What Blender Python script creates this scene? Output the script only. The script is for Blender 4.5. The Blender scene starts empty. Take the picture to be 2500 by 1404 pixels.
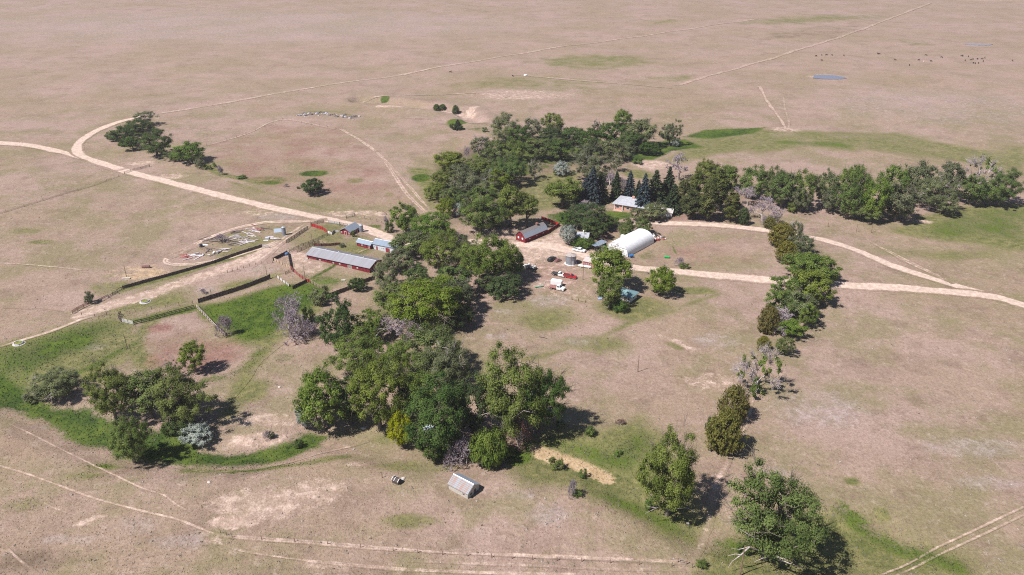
import bpy, math, random
import numpy as np
from math import radians, sin, cos, tan, atan2, pi, sqrt
from mathutils import Vector

random.seed(11)
RNG = np.random.default_rng(11)
SC = bpy.context.scene
COL = SC.collection

# ------------------------------------------------------------------ camera maths
FPX, TH, HC, CX, CY = 1900.0, radians(26.2), 140.0, 1250.0, 702.0
CT, ST = cos(TH), sin(TH)


def G0(px, py, z=0.0):
    dx = (px - CX) / FPX
    dv = (CY - py) / FPX
    d = (dx, CT + dv * ST, -ST + dv * CT)
    t = (HC - z) / -d[2]
    return d[0] * t, d[1] * t


CREEK = np.array([G0(*p) for p in [(-60, 905), (20, 945), (110, 1010), (200, 1050), (290, 1085), (400, 1105), (500, 1112),
                                   (600, 1108), (700, 1082), (770, 1055), (860, 1060), (960, 1090), (1100, 1120), (1230, 1110),
                                   (1330, 1105), (1450, 1140), (1580, 1210), (1720, 1290), (1900, 1330), (2150, 1320)]])
PIT = np.array([G0(*p) for p in [(880, 243), (960, 250), (1040, 262), (1130, 272), (1160, 292)]])


def seg_dist(X, Y, P, closed=False):
    d = np.full(X.shape, 1e9)
    n = len(P)
    for i in range(n if closed else n - 1):
        ax, ay = P[i]
        bx, by = P[(i + 1) % n]
        vx, vy = bx - ax, by - ay
        L = vx * vx + vy * vy + 1e-9
        t = np.clip(((X - ax) * vx + (Y - ay) * vy) / L, 0, 1)
        d = np.minimum(d, np.hypot(X - ax - t * vx, Y - ay - t * vy))
    return d


def sstep(a, b, v):
    t = np.clip((v - a) / (b - a), 0, 1)
    return t * t * (3 - 2 * t)


def H(X, Y):
    """height of the land, numpy arrays"""
    X = np.asarray(X, float)
    Y = np.asarray(Y, float)
    z = 0.5 * np.sin(X * .031 + 1.3) * np.cos(Y * .027 + .4) + 0.35 * np.sin(X * .057 + Y * .041) + 0.3 * np.sin(Y * .071 - X * .02 + 2)
    z = z * (1 - .5 * sstep(300, 700, np.abs(X)))
    z = z + 3.0 * sstep(900, 2500, Y) * np.sin(X * .0031 + 1.0) * np.sin(Y * .0023)
    near = (Y < 420)
    if np.any(near):
        dc = seg_dist(X, Y, CREEK)
        z = z - 1.9 * (1 - sstep(2.0, 13.0, dc))
    dp = seg_dist(X, Y, PIT)
    z = z - 3.6 * (1 - sstep(2.0, 11.0, dp)) + 0.7 * np.exp(-((dp - 15) / 6.0) ** 2)
    return z


def h1(x, y):
    return float(H(np.array([x]), np.array([y]))[0])


def G(px, py):
    z = 0.0
    for _ in range(5):
        x, y = G0(px, py, z)
        z = h1(x, y)
    return Vector((x, y, z))


def proj(x, y, z):
    q = (x, y, z - HC)
    dep = q[1] * CT - q[2] * ST
    return CX + FPX * q[0] / dep, CY - FPX * (q[1] * ST + q[2] * CT) / dep


def scale_at(py):
    return (py - CY + FPX * tan(TH)) * CT / HC     # pixels of the 2500 px frame per metre, lateral


def h_from(p, ty):
    c = (CY - ty) / FPX
    d0 = p[1] * CT - (p[2] - HC) * ST
    v0 = p[1] * ST + (p[2] - HC) * CT
    return (c * d0 - v0) / (CT + c * ST)


# ------------------------------------------------------------------ objects
def tag(o, label=None, cat=None, group=None, kind=None):
    if label: o['label'] = label
    if cat: o['category'] = cat
    if group: o['group'] = group
    if kind: o['kind'] = kind
    return o


def empty(name, loc, rz=0.0):
    o = bpy.data.objects.new(name, None)
    o.location = loc
    o.rotation_euler = (0, 0, rz)
    o.empty_display_size = .3
    COL.objects.link(o)
    return o


def link(name, me, parent=None, loc=None, rz=None):
    o = bpy.data.objects.new(name, me)
    COL.objects.link(o)
    if parent: o.parent = parent
    if loc is not None: o.location = loc
    if rz is not None: o.rotation_euler = (0, 0, rz)
    return o


class MB:
    """collects shapes for ONE mesh object"""
    def __init__(s): s.v, s.f = [], []

    def add(s, vs, fs):
        b = len(s.v)
        s.v += [tuple(v) for v in vs]
        s.f += [tuple(i + b for i in f) for f in fs]
        return s

    def box(s, x0, x1, y0, y1, z0, z1):
        return s.add([(x0, y0, z0), (x1, y0, z0), (x1, y1, z0), (x0, y1, z0), (x0, y0, z1), (x1, y0, z1), (x1, y1, z1), (x0, y1, z1)],
                     [(0, 3, 2, 1), (4, 5, 6, 7), (0, 1, 5, 4), (1, 2, 6, 5), (2, 3, 7, 6), (3, 0, 4, 7)])

    def bbox(s, x0, x1, y0, y1, z0, z1, b=.05):
        """box with chamfered vertical edges and top"""
        def ring(i, z): return [(x0 + i + b, y0 + i, z), (x1 - i - b, y0 + i, z), (x1 - i, y0 + i + b, z), (x1 - i, y1 - i - b, z),
                                (x1 - i - b, y1 - i, z), (x0 + i + b, y1 - i, z), (x0 + i, y1 - i - b, z), (x0 + i, y0 + i + b, z)]
        return s.loft([ring(0, z0), ring(0, z1 - b), ring(b, z1)])

    def loft(s, rings, cap=True):
        n = len(rings[0])
        vs = [v for r in rings for v in r]
        fs = []
        for k in range(len(rings) - 1):
            for i in range(n):
                j = (i + 1) % n
                fs.append((k * n + i, k * n + j, (k + 1) * n + j, (k + 1) * n + i))
        if cap:
            fs.append(tuple(reversed(range(n))))
            fs.append(tuple((len(rings) - 1) * n + i for i in range(n)))
        return s.add(vs, fs)

    def extrude(s, poly, axis, a, b):
        """poly of 2-D points extruded along an axis: 'x' -> points are (y,z); 'y' -> (x,z); 'z' -> (x,y)"""
        def m(p, t): return {'x': (t, p[0], p[1]), 'y': (p[0], t, p[1]), 'z': (p[0], p[1], t)}[axis]
        return s.loft([[m(p, a) for p in poly], [m(p, b) for p in poly]])

    def slab(s, q, t):
        """quad q (4 points) thickened downward by t"""
        lo = [(p[0], p[1], p[2] - t) for p in q]
        return s.loft([lo, q])

    def tube(s, p0, p1, r0, r1=None, n=8, cap=True):
        r1 = r0 if r1 is None else r1
        p0, p1 = Vector(p0), Vector(p1)
        d = (p1 - p0).normalized()
        a = d.orthogonal().normalized()
        b = d.cross(a)
        R = [[tuple(p + a * (r * cos(2 * pi * i / n)) + b * (r * sin(2 * pi * i / n))) for i in range(n)] for p, r in ((p0, r0), (p1, r1))]
        return s.loft(R, cap)

    def lathe(s, prof, n=24, c=(0, 0)):
        return s.loft([[(c[0] + r * cos(2 * pi * i / n), c[1] + r * sin(2 * pi * i / n), z) for i in range(n)] for r, z in prof])

    def mesh(s, name, mat=None, smooth=False):
        me = bpy.data.meshes.new(name)
        me.from_pydata(s.v, [], s.f)
        me.validate()
        if mat: me.materials.append(mat)
        if smooth: me.polygons.foreach_set('use_smooth', [True] * len(me.polygons))
        me.update()
        return me

    def build(s, name, mat, parent=None, loc=None, rz=None, smooth=False):
        return link(name, s.mesh(name, mat, smooth), parent, loc, rz)


def np_mesh(name, V, F4, mats, attrs=None, smooth=False):
    """V (n,3), F4 (m,k) uniform faces; attrs {name: (n,4) or (n,)}"""
    me = bpy.data.meshes.new(name)
    V = np.ascontiguousarray(V, np.float32)
    F4 = np.ascontiguousarray(F4, np.int32)
    m, k = F4.shape
    me.vertices.add(len(V))
    me.vertices.foreach_set('co', V.ravel())
    me.loops.add(m * k)
    me.loops.foreach_set('vertex_index', F4.ravel())
    me.polygons.add(m)
    me.polygons.foreach_set('loop_start', np.arange(0, m * k, k, dtype=np.int32))
    me.polygons.foreach_set('use_smooth', np.full(m, smooth))
    for nme, a in (attrs or {}).items():
        if a.ndim == 2:
            at = me.attributes.new(nme, 'FLOAT_COLOR', 'POINT')
            at.data.foreach_set('color', np.ascontiguousarray(a, np.float32).ravel())
        else:
            at = me.attributes.new(nme, 'FLOAT', 'POINT')
            at.data.foreach_set('value', np.ascontiguousarray(a, np.float32))
    for mt in mats: me.materials.append(mt)
    me.update(calc_edges=True)
    me.validate()
    return me


# ------------------------------------------------------------------ materials
class NT:
    def __init__(s, name):
        s.m = bpy.data.materials.new(name)
        s.m.use_nodes = True
        s.t = s.m.node_tree
        s.t.nodes.clear()

    def n(s, ty, ins=None, **props):
        nd = s.t.nodes.new('ShaderNode' + ty)
        for k, v in props.items(): setattr(nd, k, v)
        for k, v in (ins or {}).items():
            if isinstance(v, bpy.types.NodeSocket): s.t.links.new(v, nd.inputs[k])
            else: nd.inputs[k].default_value = v
        return nd

    def math(s, op, a, b=0.0, clamp=False):
        return s.n('Math', {0: a, 1: b}, operation=op, use_clamp=clamp).outputs[0]

    def mix(s, f, a, b, blend='MIX'):
        nd = s.n('Mix', data_type='RGBA', blend_type=blend)
        for i, v in ((0, f), (6, a), (7, b)):
            if isinstance(v, bpy.types.NodeSocket): s.t.links.new(v, nd.inputs[i])
            else: nd.inputs[i].default_value = v if i == 0 else (v[0], v[1], v[2], 1)
        return nd.outputs[2]

    def noise(s, vec, scale, detail=3, rough=.55):
        return s.n('TexNoise', {'Vector': vec, 'Scale': scale, 'Detail': detail, 'Roughness': rough}).outputs[0]

    def step(s, v, a, b, smooth=True):
        return s.n('MapRange', {0: v, 1: a, 2: b, 3: 0.0, 4: 1.0}, interpolation_type='SMOOTHSTEP' if smooth else 'LINEAR').outputs[0]

    def out(s, sh):
        o = s.n('OutputMaterial')
        s.t.links.new(sh, o.inputs[0])
        return s.m

    def bsdf(s, col, rough=.8, metal=0.0, normal=None, spec=.3):
        d = {'Base Color': col if isinstance(col, bpy.types.NodeSocket) else (*col[:3], 1), 'Roughness': rough, 'Metallic': metal,
             'Specular IOR Level': spec}
        if normal is not None: d['Normal'] = normal
        return s.n('BsdfPrincipled', d).outputs[0]


def noisy(name, c1, c2, scale=3.0, rough=.8, metal=0.0, spec=.3, stretch=(1, 1, 1), bump=0.0, detail=4):
    """plain surface with uneven colour, in object coordinates"""
    t = NT(name)
    co = t.n('Mapping', {'Vector': t.n('TexCoord').outputs['Object'], 'Scale': stretch}).outputs[0]
    f = t.step(t.noise(co, scale, detail), .3, .7)
    nr = None
    if bump: nr = t.n('Bump', {'Height': t.noise(co, scale * 4, 2), 'Strength': bump, 'Distance': .05}).outputs[0]
    return t.out(t.bsdf(t.mix(f, c1, c2), rough, metal, nr, spec))


def metal_roof(name, base, worn, rust, axis, rust_amt=.5, pitch=.35, seed=0.0):
    """ribbed sheet metal, ribs run across `axis`; whole sheets differ, rust in streaks"""
    t = NT(name)
    co = t.n('TexCoord').outputs['Object']
    sep = t.n('SeparateXYZ', {0: co})
    a = sep.outputs[axis]
    other = {'X': 'Y', 'Y': 'X'}[axis]
    sheet = t.math('FLOOR', t.math('DIVIDE', a, .9))
    wn = t.n('TexWhiteNoise', {'W': t.math('ADD', sheet, seed)}, noise_dimensions='1D').outputs[0]
    st = (1.6, .25, .25) if axis == 'X' else (.25, 1.6, .25)
    nz = t.noise(t.n('Mapping', {'Vector': co, 'Scale': st, 'Location': (seed, seed, 0)}).outputs[0], 1.0, 5, .6)
    c = t.mix(t.math('MULTIPLY', wn, .6), base, worn)
    rf = t.step(t.math('ADD', nz, t.math('MULTIPLY', t.math('SUBTRACT', wn, .5), .22)), 1.0 - rust_amt * .62, 1.12 - rust_amt * .62)
    c = t.mix(t.math('MULTIPLY', rf, .75), c, rust)
    rib = t.math('ABSOLUTE', t.math('SINE', t.math('MULTIPLY', a, pi / pitch)))
    nr = t.n('Bump', {'Height': rib, 'Strength': .5, 'Distance': .04}).outputs[0]
    return t.out(t.bsdf(c, .5, .25, nr, .4))


def boards(name, c1, c2, axis='X', width=.22, rough=.85, gap=True):
    """vertical or horizontal boards: every board its own shade, dark joints"""
    t = NT(name)
    co = t.n('TexCoord').outputs['Object']
    sep = t.n('SeparateXYZ', {0: co})
    if axis == 'XY': a = t.math('ADD', sep.outputs['X'], sep.outputs['Y'])
    else: a = sep.outputs[axis]
    q = t.math('DIVIDE', a, width)
    wn = t.n('TexWhiteNoise', {'W': t.math('FLOOR', q)}, noise_dimensions='1D').outputs[0]
    nz = t.noise(t.n('Mapping', {'Vector': co, 'Scale': (1, 1, .4)}).outputs[0], 1.3, 4)
    c = t.mix(t.math('ADD', t.math('MULTIPLY', wn, .6), t.math('MULTIPLY', t.step(nz, .35, .75), .5), True), c1, c2)
    if gap:
        fr = t.math('FRACT', q)
        g = t.math('LESS_THAN', fr, .1)
        c = t.mix(t.math('MULTIPLY', g, .6), c, (c1[0] * .25, c1[1] * .25, c1[2] * .25))
    return t.out(t.bsdf(c, rough))


def ground_material():
    t = NT('prairie_ground')
    pos = t.n('NewGeometry').outputs['Position']
    A = t.n('Attribute', attribute_name='ma')
    B = t.n('Attribute', attribute_name='mb')
    a = t.n('SeparateColor', {0: A.outputs['Color']})
    b = t.n('SeparateColor', {0: B.outputs['Color']})
    lush, olive, bare, road = a.outputs[0], a.outputs[1], a.outputs[2], A.outputs['Alpha']
    red, straw, grey, dark = b.outputs[0], b.outputs[1], b.outputs[2], B.outputs['Alpha']
    nb = t.noise(pos, .012, 4, .6)          # fields
    nm = t.noise(pos, .055, 4, .62)         # patches
    ns = t.noise(pos, .32, 4, .7)           # clumps
    nf = t.noise(pos, 1.9, 2, .7)           # tussocks
    mixn = t.math('ADD', t.math('MULTIPLY', nm, .4), t.math('ADD', t.math('MULTIPLY', ns, .35), t.math('MULTIPLY', nf, .25)))
    c = t.mix(t.step(nb, .36, .64), GC['tan'], GC['pink'])
    c = t.mix(t.math('MULTIPLY', t.step(nm, .47, .68), .38), c, GC['brown'])
    py = t.n('SeparateXYZ', {0: pos}).outputs['Y']
    near = t.math('SUBTRACT', 1.0, t.math('MULTIPLY', t.step(py, 380, 800), .72))
    c = t.mix(t.math('MULTIPLY', t.math('MULTIPLY', t.step(t.noise(pos, .030, 5, .68), .43, .62), .72), near), c, GC['dryol'])
    c = t.mix(t.math('MULTIPLY', t.math('MULTIPLY', t.step(t.noise(pos, .085, 4, .7), .50, .70), .6), near), c, GC['brown'])
    c = t.mix(t.math('MULTIPLY', t.step(ns, .52, .74), .42), c, GC['pale'])
    c = t.mix(t.math('MULTIPLY', t.step(t.noise(pos, .7, 3, .7), .55, .75), .45), c, GC['brown'])

    def lay(c, m, col, sharp=.22, amt=1.0, k=3.4):
        e = t.math('MULTIPLY', m, t.math('SUBTRACT', 1.0, m))
        v = t.math('ADD', m, t.math('MULTIPLY', t.math('MULTIPLY', t.math('SUBTRACT', mixn, .5), e), k * 3.2))
        f = t.step(v, .5 - sharp, .5 + sharp)
        if amt != 1.0: f = t.math('MULTIPLY', f, amt)
        return t.mix(f, c, col)
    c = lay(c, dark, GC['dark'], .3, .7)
    c = lay(c, olive, t.mix(t.step(ns, .35, .65), GC['olive'], GC['olive2']), .3, .85)
    c = lay(c, red, t.mix(t.step(ns, .4, .65), GC['red'], GC['red2']), .3, .8)
    c = lay(c, grey, t.mix(t.step(ns, .4, .62), GC['grey'], GC['grey2']), .45, .55)
    c = lay(c, bare, t.mix(t.step(ns, .40, .66), GC['bare'], GC['bare2']), .3, .9)
    c = lay(c, straw, t.mix(t.step(ns, .35, .7), GC['straw'], GC['straw2']), .2, .9)
    c = lay(c, lush, t.mix(t.step(t.math('ADD', t.math('MULTIPLY', ns, .45), t.math('MULTIPLY', nm, .55)), .40, .60), GC['lush'], GC['lush2']), .22, .95)
    c = lay(c, road, t.mix(t.step(t.noise(pos, .5, 3, .6), .35, .7), GC['road'], GC['road2']), .26)
    # tussock grain
    ng = t.noise(pos, 1.0, 4, .85)
    g = t.math('ADD', .10, t.math('ADD', t.math('MULTIPLY', ng, 1.25), t.math('MULTIPLY', nf, .55)))
    gr = t.n('CombineColor', {0: g, 1: g, 2: g}).outputs[0]
    smooth = t.math('SUBTRACT', 1.0, t.math('MULTIPLY', road, .7))
    c = t.mix(smooth, c, gr, 'MULTIPLY')
    hgt = t.math('ADD', t.math('MULTIPLY', nf, .5), t.math('MULTIPLY', ns, .8))
    nr = t.n('Bump', {'Height': hgt, 'Strength': t.math('MULTIPLY', smooth, .75), 'Distance': .5}).outputs[0]
    return t.out(t.bsdf(c, .95, 0, nr, .05))


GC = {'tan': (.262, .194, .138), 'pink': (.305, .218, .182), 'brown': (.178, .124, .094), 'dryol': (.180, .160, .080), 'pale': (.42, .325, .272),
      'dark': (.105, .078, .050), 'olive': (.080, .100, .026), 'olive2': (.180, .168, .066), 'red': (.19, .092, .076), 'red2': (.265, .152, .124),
      'grey': (.27, .222, .21), 'grey2': (.38, .325, .32), 'bare': (.345, .25, .196), 'bare2': (.52, .395, .325), 'straw': (.36, .255, .15),
      'straw2': (.48, .355, .23), 'lush': (.024, .055, .007), 'lush2': (.078, .115, .017), 'road': (.45, .345, .28), 'road2': (.58, .455, .375)}
GROUND = ground_material()
# ------------------------------------------------------------------ what grows where (ground-plane shapes)
LU, OL, BA, RO, RE, ST_, GR, DK = range(8)
SHAPES = []


def W(pts): return np.array([G0(*p) for p in pts])


def poly(ch, amt, soft, pts): SHAPES.append((ch, amt, 'p', soft, W(pts)))


def line(ch, amt, width, soft, pts): SHAPES.append((ch, amt, 'l', (width, soft), W(pts)))


def ell(ch, amt, x, y, rx, ry, soft=.5):
    cx, cy = G0(x, y)
    r1 = rx / scale_at(y)
    r2 = (G0(x, y - ry)[1] - G0(x, y + ry)[1]) / 2
    SHAPES.append((ch, amt, 'e', soft, np.array([[cx, cy], [r1, r2]])))


# creek bottom, left
poly(LU, .97, 5, [(-60, 905), (0, 900), (70, 950), (130, 985), (220, 990), (320, 1045), (420, 1040), (480, 1085), (560, 1092), (650, 1083), (705, 1060),
                  (745, 1036), (800, 1050), (770, 1078), (700, 1106), (640, 1124), (560, 1132), (470, 1125), (400, 1120), (300, 1104), (250, 1085), (190, 1075),
                  (130, 1030), (60, 1000), (-60, 990)])
poly(OL, .8, 10, [(-40, 850), (70, 825), (170, 790), (290, 765), (330, 800), (345, 850), (300, 890), (200, 930), (100, 960), (-40, 960)])
poly(LU, .66, 10, [(-40, 860), (70, 832), (180, 795), (290, 770), (310, 790), (240, 850), (160, 890), (60, 930), (-40, 930)])
line(LU, .6, 5, 6, [(150, 930), (240, 890), (330, 840)])
ell(LU, .6, 10, 950, 60, 25)
# corral pasture
poly(LU, .78, 6, [(478, 748), (560, 728), (660, 698), (720, 692), (765, 690), (810, 705), (770, 745), (720, 775), (690, 800), (640, 828), (600, 830), (560, 812), (520, 790)])
poly(OL, .85, 6, [(478, 748), (660, 698), (810, 700), (780, 760), (720, 800), (650, 850), (560, 830)])
poly(LU, .75, 4, [(300, 785), (480, 744), (475, 756), (330, 790), (300, 790)])
poly(LU, .55, 5, [(690, 668), (750, 668), (850, 680), (900, 680), (830, 700), (780, 705), (750, 690)])
line(LU, .75, 2.5, 2, [(765, 679), (800, 662), (822, 648)])
poly(OL, .7, 5, [(560, 690), (640, 675), (665, 672), (655, 690), (560, 712), (520, 716)])
line(LU, .5, 6, 6, [(640, 850), (610, 890), (560, 910), (500, 930)])
line(OL, .6, 8, 8, [(700, 800), (650, 850), (600, 900), (590, 960), (560, 1010)])
ell(OL, .6, 620, 950, 40, 30)
ell(LU, .5, 690, 870, 30, 12)
line(OL, .65, 7, 6, [(480, 745), (380, 770), (340, 820), (330, 860), (360, 890)])
ell(RE, .55, 480, 865, 120, 48)
ell(RE, .85, 392, 800, 34, 12)
ell(RE, .5, 430, 830, 90, 30)
line(DK, .5, 1.5, 2, [(420, 790), (445, 815), (455, 840)])
# yard round the barns
poly(OL, .5, 5, [(700, 590), (760, 562), (800, 545), (850, 552), (860, 590), (820, 610), (740, 612), (700, 605)])
poly(OL, .55, 5, [(800, 600), (860, 575), (900, 575), (930, 600), (880, 640), (830, 620)])
poly(BA, .62, 5, [(700, 622), (745, 620), (780, 645), (830, 660), (780, 672), (735, 680), (715, 660)])
ell(BA, .7, 795, 690, 22, 8)
poly(OL, .72, 6, [(480, 738), (560, 702), (650, 668), (700, 668), (665, 684), (560, 716), (490, 736)])
poly(OL, .6, 5, [(230, 765), (340, 735), (450, 705), (470, 735), (380, 752), (290, 765)])
line(OL, .7, 4, 4, [(305, 708), (440, 669), (560, 635), (640, 612)])
line(BA, .9, 7, 7, [(200, 770), (270, 745), (350, 722), (440, 690), (540, 660), (620, 630), (665, 610)])
line(BA, .95, 5, 4, [(205, 768), (300, 740), (370, 722)])
ell(GR, .6, 505, 708, 30, 12)
ell(GR, .5, 640, 660, 50, 10)
# scrap yard
poly(OL, .42, 5, [(450, 635), (480, 600), (540, 570), (640, 552), (700, 550), (720, 585), (650, 605), (560, 630)])
ell(ST_, .5, 330, 665, 90, 22)
ell(OL, .5, 270, 705, 60, 20)
ell(OL, .45, 60, 565, 40, 8)
ell(OL, .5, 100, 590, 40, 6)
# farmyard
poly(BA, .93, 4, [(1225, 585), (1262, 590), (1330, 582), (1352, 572), (1365, 560), (1372, 580), (1400, 600), (1440, 608), (1480, 612), (1500, 640), (1560, 655), (1540, 668), (1470, 655),
                  (1420, 640), (1380, 628), (1330, 628), (1300, 640), (1265, 640), (1225, 615)])
poly(BA, .40, 8, [(1250, 610), (1330, 618), (1430, 640), (1470, 680), (1440, 740), (1400, 745), (1330, 720), (1290, 700), (1270, 660)])
poly(RE, .52, 8, [(1280, 620), (1400, 640), (1460, 690), (1440, 720), (1340, 720), (1290, 680)])
poly(BA, .6, 5, [(1130, 560), (1260, 550), (1265, 590), (1180, 585)])
ell(RE, .5, 1235, 578, 30, 10)
poly(OL, .6, 4, [(1310, 575), (1345, 562), (1362, 552), (1350, 570), (1320, 585)])
poly(LU, .7, 4, [(1330, 520), (1380, 512), (1400, 530), (1370, 548), (1340, 540)])
poly(LU, .85, 3, [(1480, 515), (1545, 520), (1550, 532), (1500, 538), (1475, 528)])
poly(OL, .6, 6, [(1480, 490), (1500, 470), (1580, 470), (1560, 485), (1500, 500)])
poly(RE, .5, 6, [(1450, 545), (1520, 560), (1510, 580), (1470, 600), (1430, 590)])
poly(RE, .5, 6, [(1600, 535), (1660, 515), (1760, 530), (1830, 545), (1700, 548), (1630, 545)])
poly(LU, .5, 5, [(1540, 625), (1590, 600), (1605, 600), (1600, 625), (1570, 635)])
line(LU, .55, 1.4, 1.5, [(1637, 560), (1640, 580), (1645, 600), (1650, 620)])
line(DK, .5, 1, 1, [(1678, 562), (1652, 580)])
ell(RE, .4, 1740, 620, 120, 30)
# meadow among the grove
poly(OL, .6, 8, [(1290, 430), (1420, 420), (1430, 500), (1380, 510), (1290, 520), (1240, 500)])
poly(OL, .75, 6, [(985, 405), (1050, 410), (1070, 470), (1060, 520), (1020, 450)])
ell(LU, .95, 1027, 436, 24, 10)
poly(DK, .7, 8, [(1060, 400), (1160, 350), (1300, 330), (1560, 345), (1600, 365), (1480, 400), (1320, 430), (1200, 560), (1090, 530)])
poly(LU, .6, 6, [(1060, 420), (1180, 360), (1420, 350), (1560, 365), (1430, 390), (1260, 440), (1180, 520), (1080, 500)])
poly(LU, .9, 6, [(1520, 375), (1600, 345), (1670, 340), (1720, 360), (1640, 372), (1600, 388), (1540, 392)])
poly(LU, .85, 5, [(1660, 335), (1720, 316), (1800, 312), (1870, 310), (1840, 325), (1740, 338)])
poly(OL, .56, 10, [(1600, 392), (1680, 330), (1800, 310), (1960, 318), (2180, 322), (2300, 345), (2420, 362), (2520, 345), (2520, 440), (2400, 405), (2260, 385), (2100, 372), (1950, 365),
                   (1800, 375), (1700, 392), (1650, 400)])
poly(LU, .5, 8, [(1850, 340), (2000, 345), (2120, 358), (2080, 368), (1940, 358)])
ell(OL, .5, 2150, 350, 90, 10)
ell(OL, .55, 2440, 380, 80, 16)
poly(LU, .46, 8, [(2240, 560), (2300, 525), (2400, 505), (2520, 500), (2520, 600), (2400, 585), (2300, 580), (2200, 560)])
poly(OL, .85, 10, [(2180, 565), (2260, 520), (2400, 495), (2520, 495), (2520, 620), (2380, 595), (2250, 580)])
ell(OL, .4, 2300, 620, 180, 14)
ell(BA, .85, 1590, 400, 48, 12)
ell(OL, .7, 1560, 425, 40, 12)
ell(BA, .8, 2255, 540, 24, 5)
# foreground right of the grove
poly(LU, .62, 7, [(1270, 1090), (1330, 1052), (1400, 1075), (1480, 1085), (1560, 1045), (1600, 1090), (1560, 1170), (1470, 1150), (1400, 1105), (1310, 1085)])
poly(OL, .85, 10, [(1250, 1110), (1330, 1040), (1450, 1065), (1560, 1020), (1620, 1080), (1740, 1270), (1700, 1340), (1580, 1280), (1420, 1200), (1280, 1180)])
poly(LU, .62, 7, [(1420, 1190), (1500, 1190), (1620, 1240), (1720, 1290), (1690, 1320), (1580, 1270), (1480, 1230)])
line(ST_, .9, 5.5, 4, [(1312, 1095), (1360, 1112), (1420, 1132), (1480, 1158)])
ell(LU, .7, 1265, 1105, 40, 25)
poly(OL, .8, 10, [(1700, 1420), (1720, 1330), (1800, 1290), (1950, 1240), (2060, 1230), (2160, 1290), (2290, 1330), (2380, 1380), (2380, 1420)])
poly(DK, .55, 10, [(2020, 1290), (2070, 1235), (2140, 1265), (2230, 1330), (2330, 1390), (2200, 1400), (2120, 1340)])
line(LU, .6, 7, 8, [(2060, 1240), (2130, 1290), (2230, 1340), (2330, 1380)])
ell(LU, .5, 1780, 1330, 60, 40)
ell(OL, .7, 2080, 1172, 24, 11)
ell(OL, .7, 2155, 1250, 20, 16)
line(OL, .6, 3, 5, [(1280, 880), (1360, 860), (1440, 835), (1540, 790), (1640, 760), (1750, 720)])
ell(OL, .6, 1560, 755, 120, 30)
ell(OL, .6, 1690, 712, 60, 10)
ell(OL, .5, 1250, 745, 60, 18)
ell(OL, .45, 1350, 780, 100, 30)
ell(OL, .5, 1450, 840, 90, 25)
ell(RE, .3, 1720, 925, 110, 30)
ell(BA, .5, 1740, 930, 80, 24)
line(BA, .6, 3, 3, [(1610, 820), (1660, 835), (1690, 852)])
line(OL, .55, 3, 3, [(1630, 838), (1660, 850)])
for x, y, rx, ry in [(1230, 760, 26, 9), (1195, 825, 14, 8), (1225, 825, 20, 12), (1345, 735, 60, 16), (1410, 835, 30, 10), (1170, 770, 14, 8), (1340, 1255, 60, 26),
                     (1270, 1210, 50, 12), (1170, 1300, 28, 10), (2000, 1000, 120, 50), (1880, 1150, 50, 14), (2380, 1090, 140, 24), (2420, 1180, 90, 18), (1750, 830, 60, 18), (330, 1290, 60, 24),
                     (450, 1330, 80, 18), (90, 1030, 26, 6), (230, 850, 30, 10), (1340, 690, 40, 9)]:
    ell(GR, .48, x, y, rx, ry)
# bare ground at the bottom
poly(BA, .96, 3, [(535, 1092), (548, 1068), (600, 1052), (680, 1046), (705, 1058), (660, 1078), (600, 1084), (560, 1090)])
ell(BA, .6, 630, 1020, 90, 20)
poly(BA, .95, 3, [(182, 1284), (225, 1262), (265, 1258), (262, 1266), (210, 1280)])
ell(BA, .95, 575, 1280, 60, 16)
ell(BA, .62, 640, 1230, 120, 44)
ell(BA, .56, 770, 1200, 80, 34)
ell(GR, .6, 330, 1282, 34, 18)
ell(BA, .6, 530, 1325, 30, 12)
ell(BA, .6, 790, 1380, 60, 10)
ell(OL, .5, 250, 1135, 50, 9)
ell(OL, .5, 200, 1160, 60, 10)
ell(LU, .55, 255, 1130, 26, 8)
line(OL, .7, 3, 4, [(450, 1140), (620, 1142), (760, 1128), (850, 1105)])
line(LU, .6, 2.5, 3, [(560, 1146), (660, 1138), (760, 1122)])
ell(OL, .45, 60, 1230, 60, 20)
ell(OL, .45, 1010, 1130, 120, 20)
ell(OL, .5, 950, 1060, 60, 14)
ell(OL, .45, 1000, 1270, 90, 20)
ell(BA, .5, 870, 1130, 30, 8)
ell(DK, .5, 100, 1370, 140, 30)
ell(GR, .5, 180, 1320, 80, 12)
# pasture corner, upper left of centre
poly(RE, .40, 9, [(500, 355), (690, 294), (830, 315), (930, 380), (990, 470), (1030, 512), (800, 500), (560, 430), (510, 380)])
ell(LU, .9, 765, 420, 38, 8)
ell(OL, .7, 655, 440, 50, 12)
ell(LU, .6, 660, 446, 30, 6)
line(OL, .75, 6, 6, [(500, 405), (540, 428), (600, 440), (660, 448)])
ell(OL, .6, 868, 440, 24, 7)
ell(OL, .5, 950, 475, 16, 6)
ell(OL, .6, 1110, 303, 22, 10)
ell(LU, .9, 1118, 300, 24, 8)
poly(LU, .6, 4, [(1120, 312), (1180, 312), (1175, 322), (1130, 320)])
ell(DK, .6, 1165, 300, 30, 6)
ell(LU, .9, 940, 241, 12, 4)
line(BA, .98, 8, 6, [(930, 262), (990, 264), (1050, 266), (1100, 268), (1150, 275)])
line(BA, .95, 6, 5, [(1160, 262), (1120, 285), (1170, 292), (1180, 297)])
line(DK, .6, 4, 5, [(850, 240), (890, 236), (930, 246)])
line(DK, .5, 3, 3, [(985, 290), (1040, 292), (1080, 296)])
line(OL, .6, 4, 5, [(720, 285), (760, 272), (820, 274), (870, 285)])
line(DK, .6, 5, 5, [(725, 284), (790, 278), (870, 288)])
line(OL, .6, 5, 5, [(880, 553), (920, 562), (960, 585)])
ell(LU, .55, 915, 553, 22, 5)
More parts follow.
